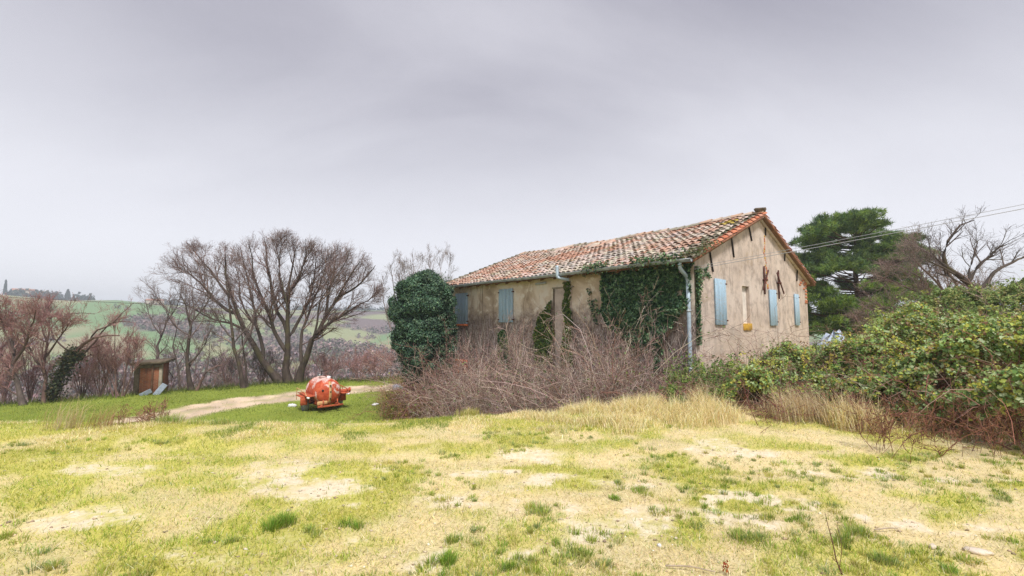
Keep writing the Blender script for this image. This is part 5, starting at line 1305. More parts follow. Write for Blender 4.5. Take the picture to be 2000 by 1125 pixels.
def leaf_bits(t, P, n, cols, size, spread=0.06, nm='leaves', tail=0.3):
    b = np.array(t.location); q, m, _ = P.shape; i = rng.integers(0, q, n); f = rng.uniform(tail, 1, n) * (m - 1); k = np.minimum(f.astype(int), m - 2); f = (f - k)[:, None]
    p = P[i, k] * (1 - f) + P[i, k + 1] * f + rng.normal(0, spread, (n, 3)) - b
    V, F, c = leaves(p, rng.normal(0, .6, (n, 3)) + np.array([0, -0.4, 0.8]), rng.uniform(size[0], size[1], n), palette(n, cols, jit=0.18)); link(nm, npmesh(nm, V, F, c), t, M['leaf'])
BR1 = [(0.36, 0.265, 0.22), (0.50, 0.41, 0.35), (0.15, 0.10, 0.08), (0.27, 0.18, 0.145), (0.57, 0.47, 0.40), (0.40, 0.285, 0.26), (0.34, 0.19, 0.15)]
BR2 = [(0.37, 0.20, 0.175), (0.46, 0.28, 0.25), (0.25, 0.14, 0.115), (0.46, 0.34, 0.29)]
GRN = [(0.10, 0.17, 0.05), (0.15, 0.22, 0.06), (0.07, 0.13, 0.045), (0.20, 0.24, 0.07)]
t, P, Q = brush('bare_brush', 'grey-violet bare brush thicket before the wall under the ivy mat', house_roots(520, 0.4, 4.6, -3.2, -0.35), (1.8, 4.3), BR1, 0.30, 0.38, (0.006, 0.013), twigs=(8, 3)); leaf_bits(t, P, 2600, GRN, (.04, .08), 0.14, tail=0.0)
t, P, Q = brush('bare_brush', 'brown bare brush thicket in the middle before the blocked doorway', house_roots(480, 4.4, 8.4, -3.4, -0.35), (1.5, 3.9), BR1, 0.30, 0.40, (0.006, 0.013), twigs=(8, 3)); leaf_bits(t, P, 1900, GRN, (.04, .08), 0.14, tail=0.0)
t, P, Q = brush('bare_brush', 'reddish bare brush climbing the wall below the two front shutters', house_roots(320, 8.0, 12.6, -2.6, -0.15), (2.2, 4.5), BR2, 0.35, 0.4, (0.006, 0.014), twigs=(7, 4))
t, P, Q = brush('bare_brush', 'rusty brown scrub with yellow-green leaves at the left house corner', house_roots(200, 9.8, 12.6, -3.4, -1.0), (1.0, 2.6), [(0.30, 0.14, 0.085), (0.36, 0.20, 0.13), (0.24, 0.14, 0.10)], 0.5, 0.6, twigs=(6, 4)); leaf_bits(t, P, 2200, [(0.20, 0.22, 0.04), (0.12, 0.16, 0.04), (0.30, 0.27, 0.05)], (.06, .11), 0.15, tail=0.1)
# brown scrub left of the ivy column
q = np.array([G(px, 790, TERR) for px in rng.uniform(792, 830, 220)]); q[:, 1] += rng.uniform(-1.2, 1.6, 220); q[:, 2] = H(q[:, 0], q[:, 1]) - 0.05
t, P, Q = brush('brown_scrub', 'low brown leafless scrub mound left of the ivy column foot', q, (0.6, 1.7), [(0.26, 0.15, 0.12), (0.33, 0.20, 0.165), (0.20, 0.12, 0.10)], 0.7, 0.9, twigs=(7, 4))
# pale saplings before the wall
for lab, pts, r in (('tall pale forked sapling before the front wall, left of the pair', [(1001, 800), (1002, 760), (1000, 735), (996, 700), (992, 660), (988, 630)], 0.028), ('tall pale straight sapling before the front wall, right of the pair', [(1018, 805), (1018, 770), (1016, 720), (1014, 690), (1020, 650), (1024, 622)], 0.03)):
    Y = 15.6; pp = [W(*p, Y) for p in pts]; pp.insert(0, np.array([pp[0][0], pp[0][1], on(pp[0][0], pp[0][1])]))
    lim = [(pp, r, 0.008, True)]
    side = [(1000, 745), (1008, 725), (1013, 700)] if r < .029 else [(1014, 708), (1008, 690), (1004, 660)]
    lim.append(([W(*p, Y - .2) for p in side], 0.014, 0.005)); lim.append(([W(p[0] + (8 if r > .029 else -30 + k * -8), p[1], Y) for k, p in enumerate(side)], 0.012, 0.005))
    bare_tree('sapling', lim, small_lv(0.45, (7, 5, 3), 0.1, 0.0045), lab, 'tree', M['bark_pale'], [(0.42, 0.33, 0.26), (0.40, 0.30, 0.25), (0.30, 0.2, 0.17)], tuple(pp[0]), 'pale saplings before the front wall')
# --- brambles
BL = [(0.17, 0.27, 0.075), (0.25, 0.36, 0.12), (0.33, 0.44, 0.17), (0.11, 0.18, 0.055), (0.39, 0.45, 0.10), (0.40, 0.48, 0.27), (0.47, 0.45, 0.09), (0.28, 0.18, 0.10)]
def bramble(name, label, line, n, cols, size=(0.026, 0.074), low=0.18, depth=0.55, canes=200, cane_cols=((0.20, 0.085, 0.07), (0.28, 0.14, 0.11), (0.33, 0.22, 0.18)), hole=0.30, cat='bramble', bare_low=0.9, tri=True):
    """line: rows of (front foot xyz, crest xyz) along the thicket; leaves fill the outer shell between them"""
    A = np.array([l[0] for l in line]); B = np.array([l[1] for l in line]); k = len(line)
    b = A.mean(0); t = empty(name, tuple(b), 0, label, cat)
    u = rng.uniform(0, k - 1, n); v = rng.uniform(0, 1.25, n)
    def surf(u, v):
        i = np.minimum(u.astype(int), k - 2); f = (u - i)[:, None]; a = A[i] * (1 - f) + A[i + 1] * f; c = B[i] * (1 - f) + B[i + 1] * f
        vv = np.minimum(v, 1.0); h = np.sin(vv * math.pi / 2) ** 0.85; g = 1 - np.cos(vv * math.pi / 2)
        p = a.copy(); p[:, :2] += (c - a)[:, :2] * (g[:, None] * 0.9 + 0.1 * vv[:, None]); p[:, 2] += (c - a)[:, 2] * h
        over = np.maximum(v - 1, 0)[:, None] * 6.0; dirn = unit((c - a) * np.array([1, 1, 0])); p += dirn * over * 0.7; p[:, 2] -= over[:, 0] * 0.35
        return p, c - a
    p, ca = surf(u, v)
    lum = fbm(p[:, 0] * 1.3 + p[:, 2] * .6, p[:, 1] * 1.3 + p[:, 2] * 1.1, 3); fine = fbm(p[:, 0] * 4 + 2, p[:, 2] * 4 + p[:, 1] * 2, 5)
    keep = (fine > hole) & (rng.random(n) < np.where(v < low, (1 - bare_low) + bare_low * (v / low), 1.0)); p, v, lum, ca, fine = p[keep], v[keep], lum[keep], ca[keep], fine[keep]; m = len(p)
    back = unit(ca * np.array([1, 1, 0])); big = fbm(p[:, 0] * 0.7 + 4, p[:, 1] * 0.7 + p[:, 2] * 0.8, 6)
    p = p + (big - 0.5)[:, None] * np.array([0, -0.5, 0.9]) * 1.1
    p = p + back * (rng.uniform(0, 1, (m, 1)) ** 1.6) * depth - (lum - 0.5)[:, None] * np.array([0, 0.5, -0.75]) * 1.9 - (fine - 0.5)[:, None] * np.array([0, 0.3, -0.5]) * 0.7
    p[:, 2] = np.maximum(p[:, 2], H(p[:, 0], p[:, 1]) + 0.03)
    N = -back * (1.1 - v[:, None] * 0.7) + np.array([0, 0, 1.0]) * (0.45 + 0.6 * v[:, None]) + rng.normal(0, .5, (m, 3))
    col = palette(m, cols, jit=0.16)
    if tri:      # three leaflets to a leaf
        ce = np.repeat(p, 3, 0); m3 = len(ce); ce = ce + rng.normal(0, 0.028, (m3, 3)); Nn = np.repeat(unit(N), 3, 0) + rng.normal(0, .22, (m3, 3)); V, F, c = leaves(ce - b, Nn, rng.uniform(size[0], size[1], m3), np.repeat(col, 3, 0) * (1 + rng.normal(0, .06, (m3, 1))))
    else: V, F, c = leaves(p - b, N, rng.uniform(size[0], size[1], m), col)
    sh = [(V, F, c)]; ns = n // 110
    su, sv = rng.uniform(0, k - 1, ns), rng.uniform(0.35, 1.1, ns); sp, sca = surf(su, sv); sb = unit(sca * np.array([1, 1, 0])); sp = sp + sb * 0.2
    dd = unit(-sb * rng.uniform(-.4, 1.0, (ns, 1)) + rng.normal(0, .45, (ns, 3)) + np.array([0, 0, .9])); L = rng.uniform(.35, 1.0, (ns, 1)); m2 = 22
    f = rng.uniform(0.2, 1, (ns, m2, 1)); pts = (sp[:, None] + dd[:, None] * L[:, None] * f - np.array([0, 0, .35]) * (L[:, None] * f ** 2)).reshape(-1, 3) + rng.normal(0, .035, (ns * m2, 3))
    sh.append(leaves(pts - b, rng.normal(0, .6, (ns * m2, 3)) + np.array([0, -.4, .8]), rng.uniform(size[0] * .8, size[1], ns * m2), np.repeat(palette(ns, cols, jit=.15), m2, 0)))
    V, F, c = join_np(sh); link('leaves', npmesh('leaves', V, F, c), t, M['leaf'])
    fl = np.linspace(0, 1, 6)[None, :, None]; SP = sp[:, None] + dd[:, None] * L[:, None] * fl - np.array([0, 0, .35]) * (L[:, None] * fl ** 2)
    i = rng.integers(0, k - 1, canes); f = rng.uniform(0, 1, (canes, 1)); root_p = A[i] * (1 - f) + A[i + 1] * f + (B[i] - A[i]) * np.array([1, 1, 0]) * rng.uniform(0.02, 0.9, (canes, 1)); root_p[:, 2] = H(root_p[:, 0], root_p[:, 1])
    hh = np.clip((B[i] - A[i])[:, 2], 0.5, 5)
    P = stems_from(root_p, hh * rng.uniform(0.8, 1.5, canes), rng.normal(0, .45, (canes, 3)) * np.array([1, 1, 0]) - np.array([0, 0.25, 0]), 1.0, 7, 0.14, 0.75); P[:, :, 2] = np.maximum(P[:, :, 2], H(P[:, :, 0], P[:, :, 1]))
    R = rng.uniform(0.004, 0.009, canes)[:, None] * np.linspace(1.1, .5, 7)[None]
    Q = spawn(P, R, 4, 0.1, 0.9, (30, 70), (0.3, 0.8), m=4, up=0.0, jit=0.25, rr=0.6, rmin=0.003)
    parts = []
    for PP, RR, s in ((P, R, 4), (*Q, 3), (SP, np.linspace(.005, .002, 6)[None].repeat(ns, 0), 3)):
        V, F = tubes(PP - b, RR, s); c = palette(len(PP), cane_cols, jit=0.2); parts.append((V, F, np.repeat(c, PP.shape[1] * s, 0)))
    V, F, c = join_np(parts); link('canes', npmesh('canes', V, F, c), t, M['twig'])
    return t
def row(px0, py0, pxt, pyt, Yt, zf=0.0):
    a = G(px0, py0, zf); a[2] = on(a[0], a[1]); return a, W(pxt, pyt, Yt)
bramble('bramble_thicket', 'wide green bramble thicket with three-part leaves along the right of the field',
        [row(1405, 800, 1432, 738, 10.2), row(1470, 802, 1490, 722, 10.4), row(1540, 806, 1550, 706, 10.4), row(1620, 812, 1620, 692, 10.2), row(1700, 822, 1690, 672, 10.0), row(1780, 838, 1760, 648, 9.6), row(1860, 856, 1840, 640, 9.2), row(1940, 876, 1920, 650, 8.8), row(2030, 896, 2000, 650, 8.5), row(2160, 920, 2120, 640, 8.2)],
        52000, BL, canes=420, low=0.28, depth=0.8, hole=0.41)
def rowz(x0, y0, pxt, pyt, Yt):
    return np.array([x0, y0, on(x0, y0)]), W(pxt, pyt, Yt)
bramble('tall_hedge', 'tall dull green mixed hedge behind the brambles at the right edge',
        [rowz(8.3, 10.6, 1735, 645, 12.4), rowz(9.0, 10.2, 1785, 615, 12.4), rowz(9.8, 10.0, 1850, 596, 12.2), rowz(10.6, 9.8, 1920, 588, 12.0), rowz(11.4, 9.4, 2000, 572, 11.6), rowz(12.6, 9.0, 2120, 556, 11.4)],
        62000, [(0.16, 0.23, 0.07), (0.22, 0.295, 0.095), (0.29, 0.355, 0.13), (0.10, 0.15, 0.055), (0.35, 0.34, 0.12)], (0.04, 0.08), canes=260, low=0.05, depth=1.1, hole=0.33, cat='hedge', tri=False, cane_cols=((0.25, 0.18, 0.15), (0.34, 0.26, 0.22)))
bramble('bramble_bush', 'green bramble bush at the foot of the downpipe on the house corner',
        [row(1305, 796, 1306, 742, 10.8), row(1330, 796, 1332, 735, 10.8), row(1360, 797, 1362, 726, 10.6), row(1392, 798, 1392, 722, 10.4), row(1424, 799, 1425, 728, 10.2)],
        6500, [(0.16, 0.25, 0.065), (0.18, 0.27, 0.07), (0.08, 0.14, 0.045), (0.23, 0.29, 0.07)], canes=130, low=0.25, hole=0.36)
q = np.stack([rng.uniform(11.2, 13.0, 45), rng.uniform(9.4, 10.6, 45), np.zeros(45)], 1); q[:, 2] = H(q[:, 0], q[:, 1])
brush('bare_brush', 'tall brown twiggy bare bush at the extreme right edge among the hedge', q, (1.8, 3.4), [(0.30, 0.21, 0.18), (0.38, 0.28, 0.24), (0.25, 0.17, 0.15)], 0.3, 0.5, (0.005, 0.009), (7, 5))
# long arching bare canes over the gable side of the brambles
q = np.array([G(px, 800) for px in rng.uniform(1440, 1760, 70)]); q[:, 1] += rng.uniform(0.3, 2.2, 70); q[:, 0] *= 1.1; q[:, 2] = H(q[:, 0], q[:, 1])
brush('arching_canes', 'thin arching leafless canes reaching up before the pale gable wall', q, (1.3, 2.6), [(0.20, 0.11, 0.10), (0.28, 0.17, 0.14), (0.34, 0.26, 0.2)], 0.6, 0.7, (0.004, 0.007), (4, 2), cat='bush', tw_len=(0.25, 0.6))
# rusty dead weeds standing before the brambles at the right
q = np.array([G(rng.uniform(1660, 2010), 0) * 0 + G(px, py) for px, py in zip(rng.uniform(1700, 2020, 55), rng.uniform(845, 905, 55))]); q[:, 2] = H(q[:, 0], q[:, 1])
brush('dead_weeds', 'patch of standing dark red-brown dead weeds before the right brambles', q, (0.3, 0.8), [(0.21, 0.10, 0.07), (0.28, 0.15, 0.09), (0.16, 0.075, 0.055)], 0.22, 0.15, (0.0025, 0.0045), (7, 3), cat='weeds', jit=0.1, tw_len=(0.08, 0.26))
q = np.array([G(px, py) for px, py in zip(rng.uniform(1480, 1960, 60), rng.uniform(806, 840, 60))]); q[:, 1] += 0.25; q[:, 2] = H(q[:, 0], q[:, 1])
brush('dead_weeds', 'tangle of reddish dead stems under the front of the brambles', q, (0.4, 1.0), [(0.22, 0.10, 0.085), (0.30, 0.17, 0.14), (0.17, 0.07, 0.06)], 0.8, 0.9, (0.003, 0.006), (7, 3), cat='weeds', tw_len=(0.15, 0.45))
# pale plastic in the gap behind the brambles
g = W(1628, 648, 15.5); lump('plastic_sheeting', (g[0], g[1], on(g[0], g[1])), (0.62, 0.4, 0.74), M['blue_white'], 'crumpled pale blue plastic sheeting between the gable and the thorn tree', 'plastic', 8, None, 0.28, 16)
# ------------------------------------------------------------------ grass
def grass_stuff(name, label, cat, parts):
    V, F, c = join_np(parts); tag(link(name, npmesh(name, V, F, c), None, M['grass']), label, cat, kind='stuff')
def field_points(n, rmax=12.6, rmin=1.9):
    a = np.radians(rng.uniform(-60, 60, n)); r = rmin * (rmax / rmin) ** rng.random(n)      # denser where the camera stands
    r = np.where(rng.random(n) < 0.5, r, np.sqrt(rng.uniform(rmin ** 2, rmax ** 2, n)))
    return np.sin(a) * r, np.cos(a) * r
def field_grass():
    parts = []
    # short green-yellow sward
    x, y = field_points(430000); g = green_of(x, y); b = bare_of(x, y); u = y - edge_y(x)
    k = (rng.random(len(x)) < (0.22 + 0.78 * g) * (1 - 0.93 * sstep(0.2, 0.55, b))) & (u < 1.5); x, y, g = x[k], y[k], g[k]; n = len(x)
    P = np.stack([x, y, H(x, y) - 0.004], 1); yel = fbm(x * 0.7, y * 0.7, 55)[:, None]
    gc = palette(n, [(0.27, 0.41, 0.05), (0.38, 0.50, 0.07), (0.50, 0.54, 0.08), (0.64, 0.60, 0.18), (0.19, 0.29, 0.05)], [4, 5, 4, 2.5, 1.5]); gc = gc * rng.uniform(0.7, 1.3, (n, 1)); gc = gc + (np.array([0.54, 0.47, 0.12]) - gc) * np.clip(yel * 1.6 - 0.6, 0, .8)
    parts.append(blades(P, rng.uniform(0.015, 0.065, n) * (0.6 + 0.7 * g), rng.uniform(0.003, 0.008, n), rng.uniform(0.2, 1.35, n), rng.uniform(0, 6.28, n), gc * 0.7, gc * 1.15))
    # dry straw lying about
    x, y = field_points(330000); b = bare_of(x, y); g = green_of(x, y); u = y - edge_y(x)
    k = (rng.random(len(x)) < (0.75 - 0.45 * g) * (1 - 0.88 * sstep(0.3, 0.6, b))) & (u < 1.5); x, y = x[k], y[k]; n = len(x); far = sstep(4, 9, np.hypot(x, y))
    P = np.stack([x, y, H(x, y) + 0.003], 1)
    sc_ = rng.uniform(0.7, 1.2, (n, 1)) * palette(n, [(0.82, 0.73, 0.48), (0.76, 0.64, 0.38), (0.86, 0.80, 0.60), (0.46, 0.34, 0.20), (0.76, 0.67, 0.30), (0.22, 0.155, 0.09)], [4, 4, 4, 2, 2, 1.3])  # darkest brown: dead bits, plus soil shadows put into the straw colour
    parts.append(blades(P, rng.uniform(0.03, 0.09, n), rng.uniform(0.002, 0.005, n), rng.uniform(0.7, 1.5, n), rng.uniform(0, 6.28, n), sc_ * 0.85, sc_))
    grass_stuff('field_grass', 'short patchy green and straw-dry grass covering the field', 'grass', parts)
    # scattered small tufts, too many to tell apart
    parts = []
    x, y = field_points(6800); b = bare_of(x, y); cl = fbm(x * 0.8 + 3, y * 0.8, 58) + 0.14 * sstep(-1, 2.5, x) * sstep(6.5, 4, y); k = (y < edge_y(x) - 0.6) & (cl > 0.50); x, y = x[k], y[k]
    for xx, yy in zip(x, y):
        n = int(rng.integers(18, 60)); s = rng.uniform(0.015, 0.07); h = rng.uniform(0.025, 0.075)
        a = rng.uniform(0, 6.28, n); r = s * np.sqrt(rng.random(n)); px_, py_ = xx + np.cos(a) * r, yy + np.sin(a) * r
        P = np.stack([px_, py_, H(px_, py_) - .004], 1); base = palette(1, [(0.24, 0.36, 0.06), (0.30, 0.42, 0.07), (0.38, 0.45, 0.09), (0.30, 0.39, 0.16), (0.46, 0.46, 0.12)])[0]
        c = base * rng.uniform(.75, 1.25, (n, 1)); dry = rng.random(n) < 0.16; c[dry] = palette(int(dry.sum()), [(0.58, 0.48, 0.22)])
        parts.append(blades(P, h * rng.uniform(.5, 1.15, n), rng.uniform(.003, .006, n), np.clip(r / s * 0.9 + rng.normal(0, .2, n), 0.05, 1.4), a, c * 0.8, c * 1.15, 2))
    grass_stuff('field_tufts', 'small green grass tufts scattered over the field', 'grass', parts)
    # crest: long dry grass, thicker to the right, by the brambles
    parts = []
    x = rng.uniform(-9.5, 10.5, 150000); y = edge_y(x) + rng.normal(0.1, 0.75, len(x)); rt = sstep(-0.4, 1.6, x); y = np.where(x > 5, rng.uniform(5.2, 9.5, len(x)), y)
    front = np.interp(x, [3.5, 5, 6, 7, 9, 11], [7.9, 7.5, 7.0, 6.6, 6.3, 6.2]); sgn = y - front
    clump = fbm(x * 1.7, y * 1.7, 31); k = (rng.random(len(x)) < 0.2 + 1.1 * sstep(0.42, 0.66, clump)) & ((x < 4) | ((sgn > -0.75) & (sgn < 1.0))) & ((rng.random(len(x)) < 0.45) | (rt > 0.2)) & (np.abs(y - edge_y(x)) < 1.4 + 9 * (x > 4)); x, y = x[k], y[k]; clump = clump[k]; rt = rt[k]; n = len(x)
    h = (0.07 + 0.20 * sstep(0.40, 0.72, clump)) * (0.35 + 0.85 * rt) * rng.uniform(.5, 1.2, n) * (1 + 1.0 * sstep(2.0, 4.5, x))
    P = np.stack([x, y, H(x, y) - .01], 1); gl = (x < -1.0) & (x > -4.6) & (fbm(x * 1.1, y * 1.1, 37) > .47)
    c = palette(n, [(0.86, 0.75, 0.45), (0.78, 0.64, 0.36), (0.90, 0.81, 0.58), (0.62, 0.48, 0.28), (0.64, 0.57, 0.24), (0.32, 0.38, 0.11)], [5, 4, 6, 2.5, 1, 0.8]); c[gl] = palette(int(gl.sum()), [(0.17, 0.26, 0.05), (0.23, 0.32, 0.06), (0.28, 0.33, 0.08)])
    az = rng.uniform(0, 6.28, n)
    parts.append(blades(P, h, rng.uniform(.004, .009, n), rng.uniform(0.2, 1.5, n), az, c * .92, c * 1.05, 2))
    grass_stuff('dry_grass', 'long straw-coloured dry grass along the crest and before the brambles', 'grass', parts)
    # terrace turf
    parts = []
    x = rng.uniform(-40, 2, 200000); y = rng.uniform(12, 40, len(x)); s = y - np.interp(x, _tx, _ty); d = dist_poly(x, y, TRK) + 0.7 * (fbm(x * .7, y * .7, 83) - .5)
    k = (s < 0.8) & (np.abs(x / y) < 1.35) & ((d > 1.45) | (rng.random(len(x)) < .06)); x, y, s = x[k], y[k], s[k]; n = len(x)
    P = np.stack([x, y, H(x, y) - .01], 1); edge = sstep(-2.0, -0.3, s); nn = fbm(x * .6, y * .6, 44)[:, None]
    c = palette(n, [(0.22, 0.30, 0.05), (0.29, 0.37, 0.065), (0.37, 0.42, 0.09), (0.16, 0.235, 0.045)]) * (0.45 + 1.05 * nn); c = c * (1 - edge[:, None] * 0.5)
    parts.append(blades(P, rng.uniform(.05, .13, n) * (1 + 3.0 * edge * (0.4 + fbm(x * .9, y * .9, 46))), rng.uniform(.012, .03, n), rng.uniform(.2, 1.2, n), rng.uniform(0, 6.28, n), c * .85, c * 1.1))
    grass_stuff('terrace_grass', 'bright green turf on the lower terrace round the track', 'grass', parts)
field_grass()
def clods():
    x, y = field_points(9000, 8.5, 2.0); b = bare_of(x, y); k = (rng.random(len(x)) < 0.12 + 0.9 * b) & (y < edge_y(x)); x, y = x[k], y[k]; n = len(x)
    o8 = unit(np.array([[1, 0, 0], [0, 1, 0], [-1, 0, 0], [0, -1, 0], [0, 0, 1], [0, 0, -1]], float)); F0 = np.array([[0, 1, 4], [1, 2, 4], [2, 3, 4], [3, 0, 4], [1, 0, 5], [2, 1, 5], [3, 2, 5], [0, 3, 5]])
    sz = 0.0035 + 0.014 * rng.random(n) ** 3; V = o8[None] * sz[:, None, None] * (1 + rng.normal(0, .3, (n, 6, 3))) * np.array([1.3, 1.0, .7]) + np.stack([x, y, H(x, y) + sz * .3], 1)[:, None]
    F = (F0[None] + (np.arange(n) * 6)[:, None, None]).reshape(-1, 3); c = palette(n, [(0.44, 0.34, 0.24), (0.60, 0.50, 0.37), (0.28, 0.21, 0.15), (0.70, 0.64, 0.54)], [4, 4, 3, 1])
    tag(link('soil_clods', npmesh('soil_clods', V.reshape(-1, 3), F, np.repeat(c, 6, 0)), None, M['twig']), 'small soil clods and crumbs on the bare patches of the field', 'soil', kind='stuff')
clods()
# single tufts that stand out on the bare soil
def tuft(px, py, s, h, n, cols, label):
    g = G(px, py); z = on(g[0], g[1]); b = np.array([g[0], g[1], z])
    k = int(rng.integers(4, 8)); cc_ = rng.normal(0, s * .55, (k, 2)) * np.array([1.25, .8]); ci = rng.integers(0, k, n); a = rng.uniform(0, 6.28, n); r = s * .55 * np.sqrt(rng.random(n)); P = np.stack([cc_[ci, 0] + np.cos(a) * r, cc_[ci, 1] + np.sin(a) * r * .8, np.full(n, -.005)], 1); r = r / .55; h = h * rng.uniform(.65, 1.15, k)[ci]; c = palette(n, cols, jit=0.22)
    V, F, cc = blades(P, h * rng.uniform(.5, 1.15, n), rng.uniform(.003, .006, n), np.clip(r / s * .85 + rng.normal(0, .25, n), .03, 1.4), a, c * .7, c * 1.15, 2)
    o = link('grass_tuft', npmesh('grass_tuft', V, F, cc), None, M['grass']); o.location = b; tag(o, label, 'grass tuft', 'green tufts on the field')
DG = [(0.16, 0.29, 0.04), (0.22, 0.37, 0.05), (0.29, 0.43, 0.07), (0.42, 0.46, 0.11)]
LG = [(0.25, 0.37, 0.07), (0.33, 0.44, 0.09), (0.42, 0.48, 0.12), (0.33, 0.42, 0.20), (0.56, 0.52, 0.2)]
for a in ((540, 1024, .115, .125, 620, DG, 'widest dark green grass tuft, left of the middle foreground'), (690, 1030, .075, .085, 240, DG, 'flat dark green tuft with dry straws lying across it'), (612, 1042, .055, .08, 180, LG, 'pale green tuft between the widest dark tuft and the flat one'),
          (878, 1104, .062, .12, 320, DG, 'upright dark green tuft near the bottom middle edge'), (890, 1056, .055, .10, 220, LG, 'pale green tuft just above the upright bottom-middle tuft'), (996, 1112, .045, .09, 180, DG, 'small green tuft at the bottom edge right of the upright dark one'),
          (1050, 1000, .075, .085, 260, LG, 'broad green tuft at the middle of the field below the pale soil patch'), (455, 1062, .05, .065, 160, LG, 'low light green tuft at lower left of the widest dark tuft'), (1660, 1052, .10, .10, 480, LG, 'broad bright green tuft right of the thorny twig'),
          (1470, 1052, .10, .10, 420, LG, 'broad grey-green tuft left of the thorny twig'), (1552, 1020, .05, .07, 170, DG, 'small dark tuft just above and left of the thorny twig tip'), (400, 1060, .05, .05, 120, LG, 'small yellowish tuft at lower left among straw'),
          (1030, 1095, .05, .075, 170, LG, 'pale tuft right of the bottom-middle dark tufts'), (1135, 1085, .08, .08, 300, LG, 'wide pale green tuft at bottom, left of the white pebble'), (1210, 975, .05, .065, 150, DG, 'small dark green tuft right of the pale soil patch'), (1730, 1098, .09, .085, 360, LG, 'wide grey-green tuft at the bottom right of the thorny twig'),
          (330, 822, .22, .20, 500, LG, 'tall light green grass clump on the crest before the mud track'), (410, 828, .22, .15, 420, LG, 'lower light green grass clump on the crest right of the tall one')):
    tuft(*a)
# pale feathery dry clump among the right dry grass; tall leaning dry stems at the left crest
def tall_clump(name, pts, h, n, cols, label, cat, lean, az, z=0.0, spread=0.15, w=(.004, .008)):
    g = np.array([G(px, py, z) for px, py in pts]); i = rng.integers(0, len(g), n); P = g[i] + rng.normal(0, spread, (n, 3)); P[:, 2] = H(P[:, 0], P[:, 1]) - .01; b = P.mean(0); c = palette(n, cols)
    V, F, cc = blades(P - b, h * rng.uniform(.5, 1.1, n), rng.uniform(w[0], w[1], n), np.abs(rng.normal(lean, .3, n)), rng.normal(az, .8, n), c * .8, c * 1.05, 2)
    o = link(name, npmesh(name, V, F, cc), None, M['grass']); o.location = b; tag(o, label, cat)
ST = [(0.64, 0.52, 0.34), (0.70, 0.60, 0.44), (0.56, 0.42, 0.25)]
tall_clump('dry_grass_clump', [(1540, 822), (1565, 820), (1590, 822)], 0.62, 1100, ST, 'pale feathery dry grass clump before the brambles, paler than its surroundings', 'dry grass', .6, 2.0, spread=.13)
tall_clump('dry_grass_clump', [(1690, 838), (1660, 832)], 0.5, 700, [(0.52, 0.36, 0.22), (0.60, 0.45, 0.28)], 'tan dry grass clump right of the pale feathery clump', 'dry grass', .5, 1.5, spread=.15)
tall_clump('dry_grass_clump', [(915, 807)], 0.20, 500, [(0.35, 0.36, 0.08), (0.46, 0.42, 0.12), (0.58, 0.5, 0.22)], 'yellow-green grass hump on the crest left before the front wall', 'dry grass', .6, 1.0, spread=.10)
tall_clump('dry_reed_clump', [(108, 836), (122, 836), (140, 834)], 0.62, 150, ST, 'tall pale dry reeds leaning right on the left crest', 'dry grass', .75, 0.2, spread=.10, w=(.003, .006))
tall_clump('dry_reed_clump', [(195, 832), (210, 832)], 0.42, 170, [(0.46, 0.30, 0.16), (0.55, 0.40, 0.24), (0.36, 0.22, 0.12)], 'brown dry reed clump right of the tall pale reeds', 'dry grass', .6, 0.6, spread=.12, w=(.003, .006))
q = np.array([G(px, 827) for px in rng.uniform(225, 290, 26)]); q[:, 1] += rng.uniform(0, .6, 26); q[:, 2] = H(q[:, 0], q[:, 1])
brush('dead_weeds', 'brown dead weeds on the left crest before the mud track', q, (0.2, 0.45), [(0.24, 0.12, 0.08), (0.32, 0.19, 0.12)], .3, .2, (.003, .005), (6, 3), cat='weeds', tw_len=(.06, .18))
# thorny twig and red shoot in the foreground
g = G(1645, 1122); b = np.array([g[0], g[1], on(g[0], g[1])]); d = g[1] / FPX
tw = [[W(*p, g[1]) for p in ((1645, 1122), (1635, 1100), (1628, 1070), (1622, 1045), (1615, 1018), (1611, 1000))], 0.0045, 0.0012, True]
t2 = [[W(*p, g[1]) for p in ((1634, 1098), (1628, 1092), (1624, 1088))], 0.002, 0.001]
t3 = [[W(*p, g[1] + .02) for p in ((1640, 1108), (1644, 1070), (1638, 1040), (1634, 1015))], 0.002, 0.0008]
tw[0][0] = b
bare_tree('thorny_twig', [tw, t2, t3], [dict(k=9, t0=.15, t1=1, ang=(40, 70), ln=(.012, .03), m=3, up=.1, jit=.1, rr=.5, rmin=.0008)], 'thin leafless thorny twig standing in the right foreground', 'twig', m_plain('red_brown_twig', (0.14, 0.06, 0.05), .8), [(0.14, 0.06, 0.05), (0.2, 0.1, 0.08)], tuple(b))
g = G(1418, 1124); b = np.array([g[0], g[1], on(g[0], g[1])]); n = 9
z = np.linspace(0.02, 0.085, n); a = np.arange(n) * 2.4; P = np.stack([np.cos(a) * .012, np.sin(a) * .012, z], 1)
sh = empty('red_shoot', tuple(b), 0, 'small shoot with dark red leaves at the bottom edge', 'plant')
V, F, c = leaves(P, np.stack([np.cos(a), np.sin(a), np.full(n, .4)], 1), np.full(n, .032), palette(n, [(0.34, 0.07, 0.035), (0.42, 0.13, 0.04), (0.24, 0.06, 0.03)]), .2, .5); link('leaves', npmesh('leaves', V, F, c), sh, M['leaf'])
part('stem', [tube_mesh([[0, 0, -.01], [0.002, 0, .05], [0, .002, .09]], .0025, .001, m=6, sides=5)], M['iron'], sh)
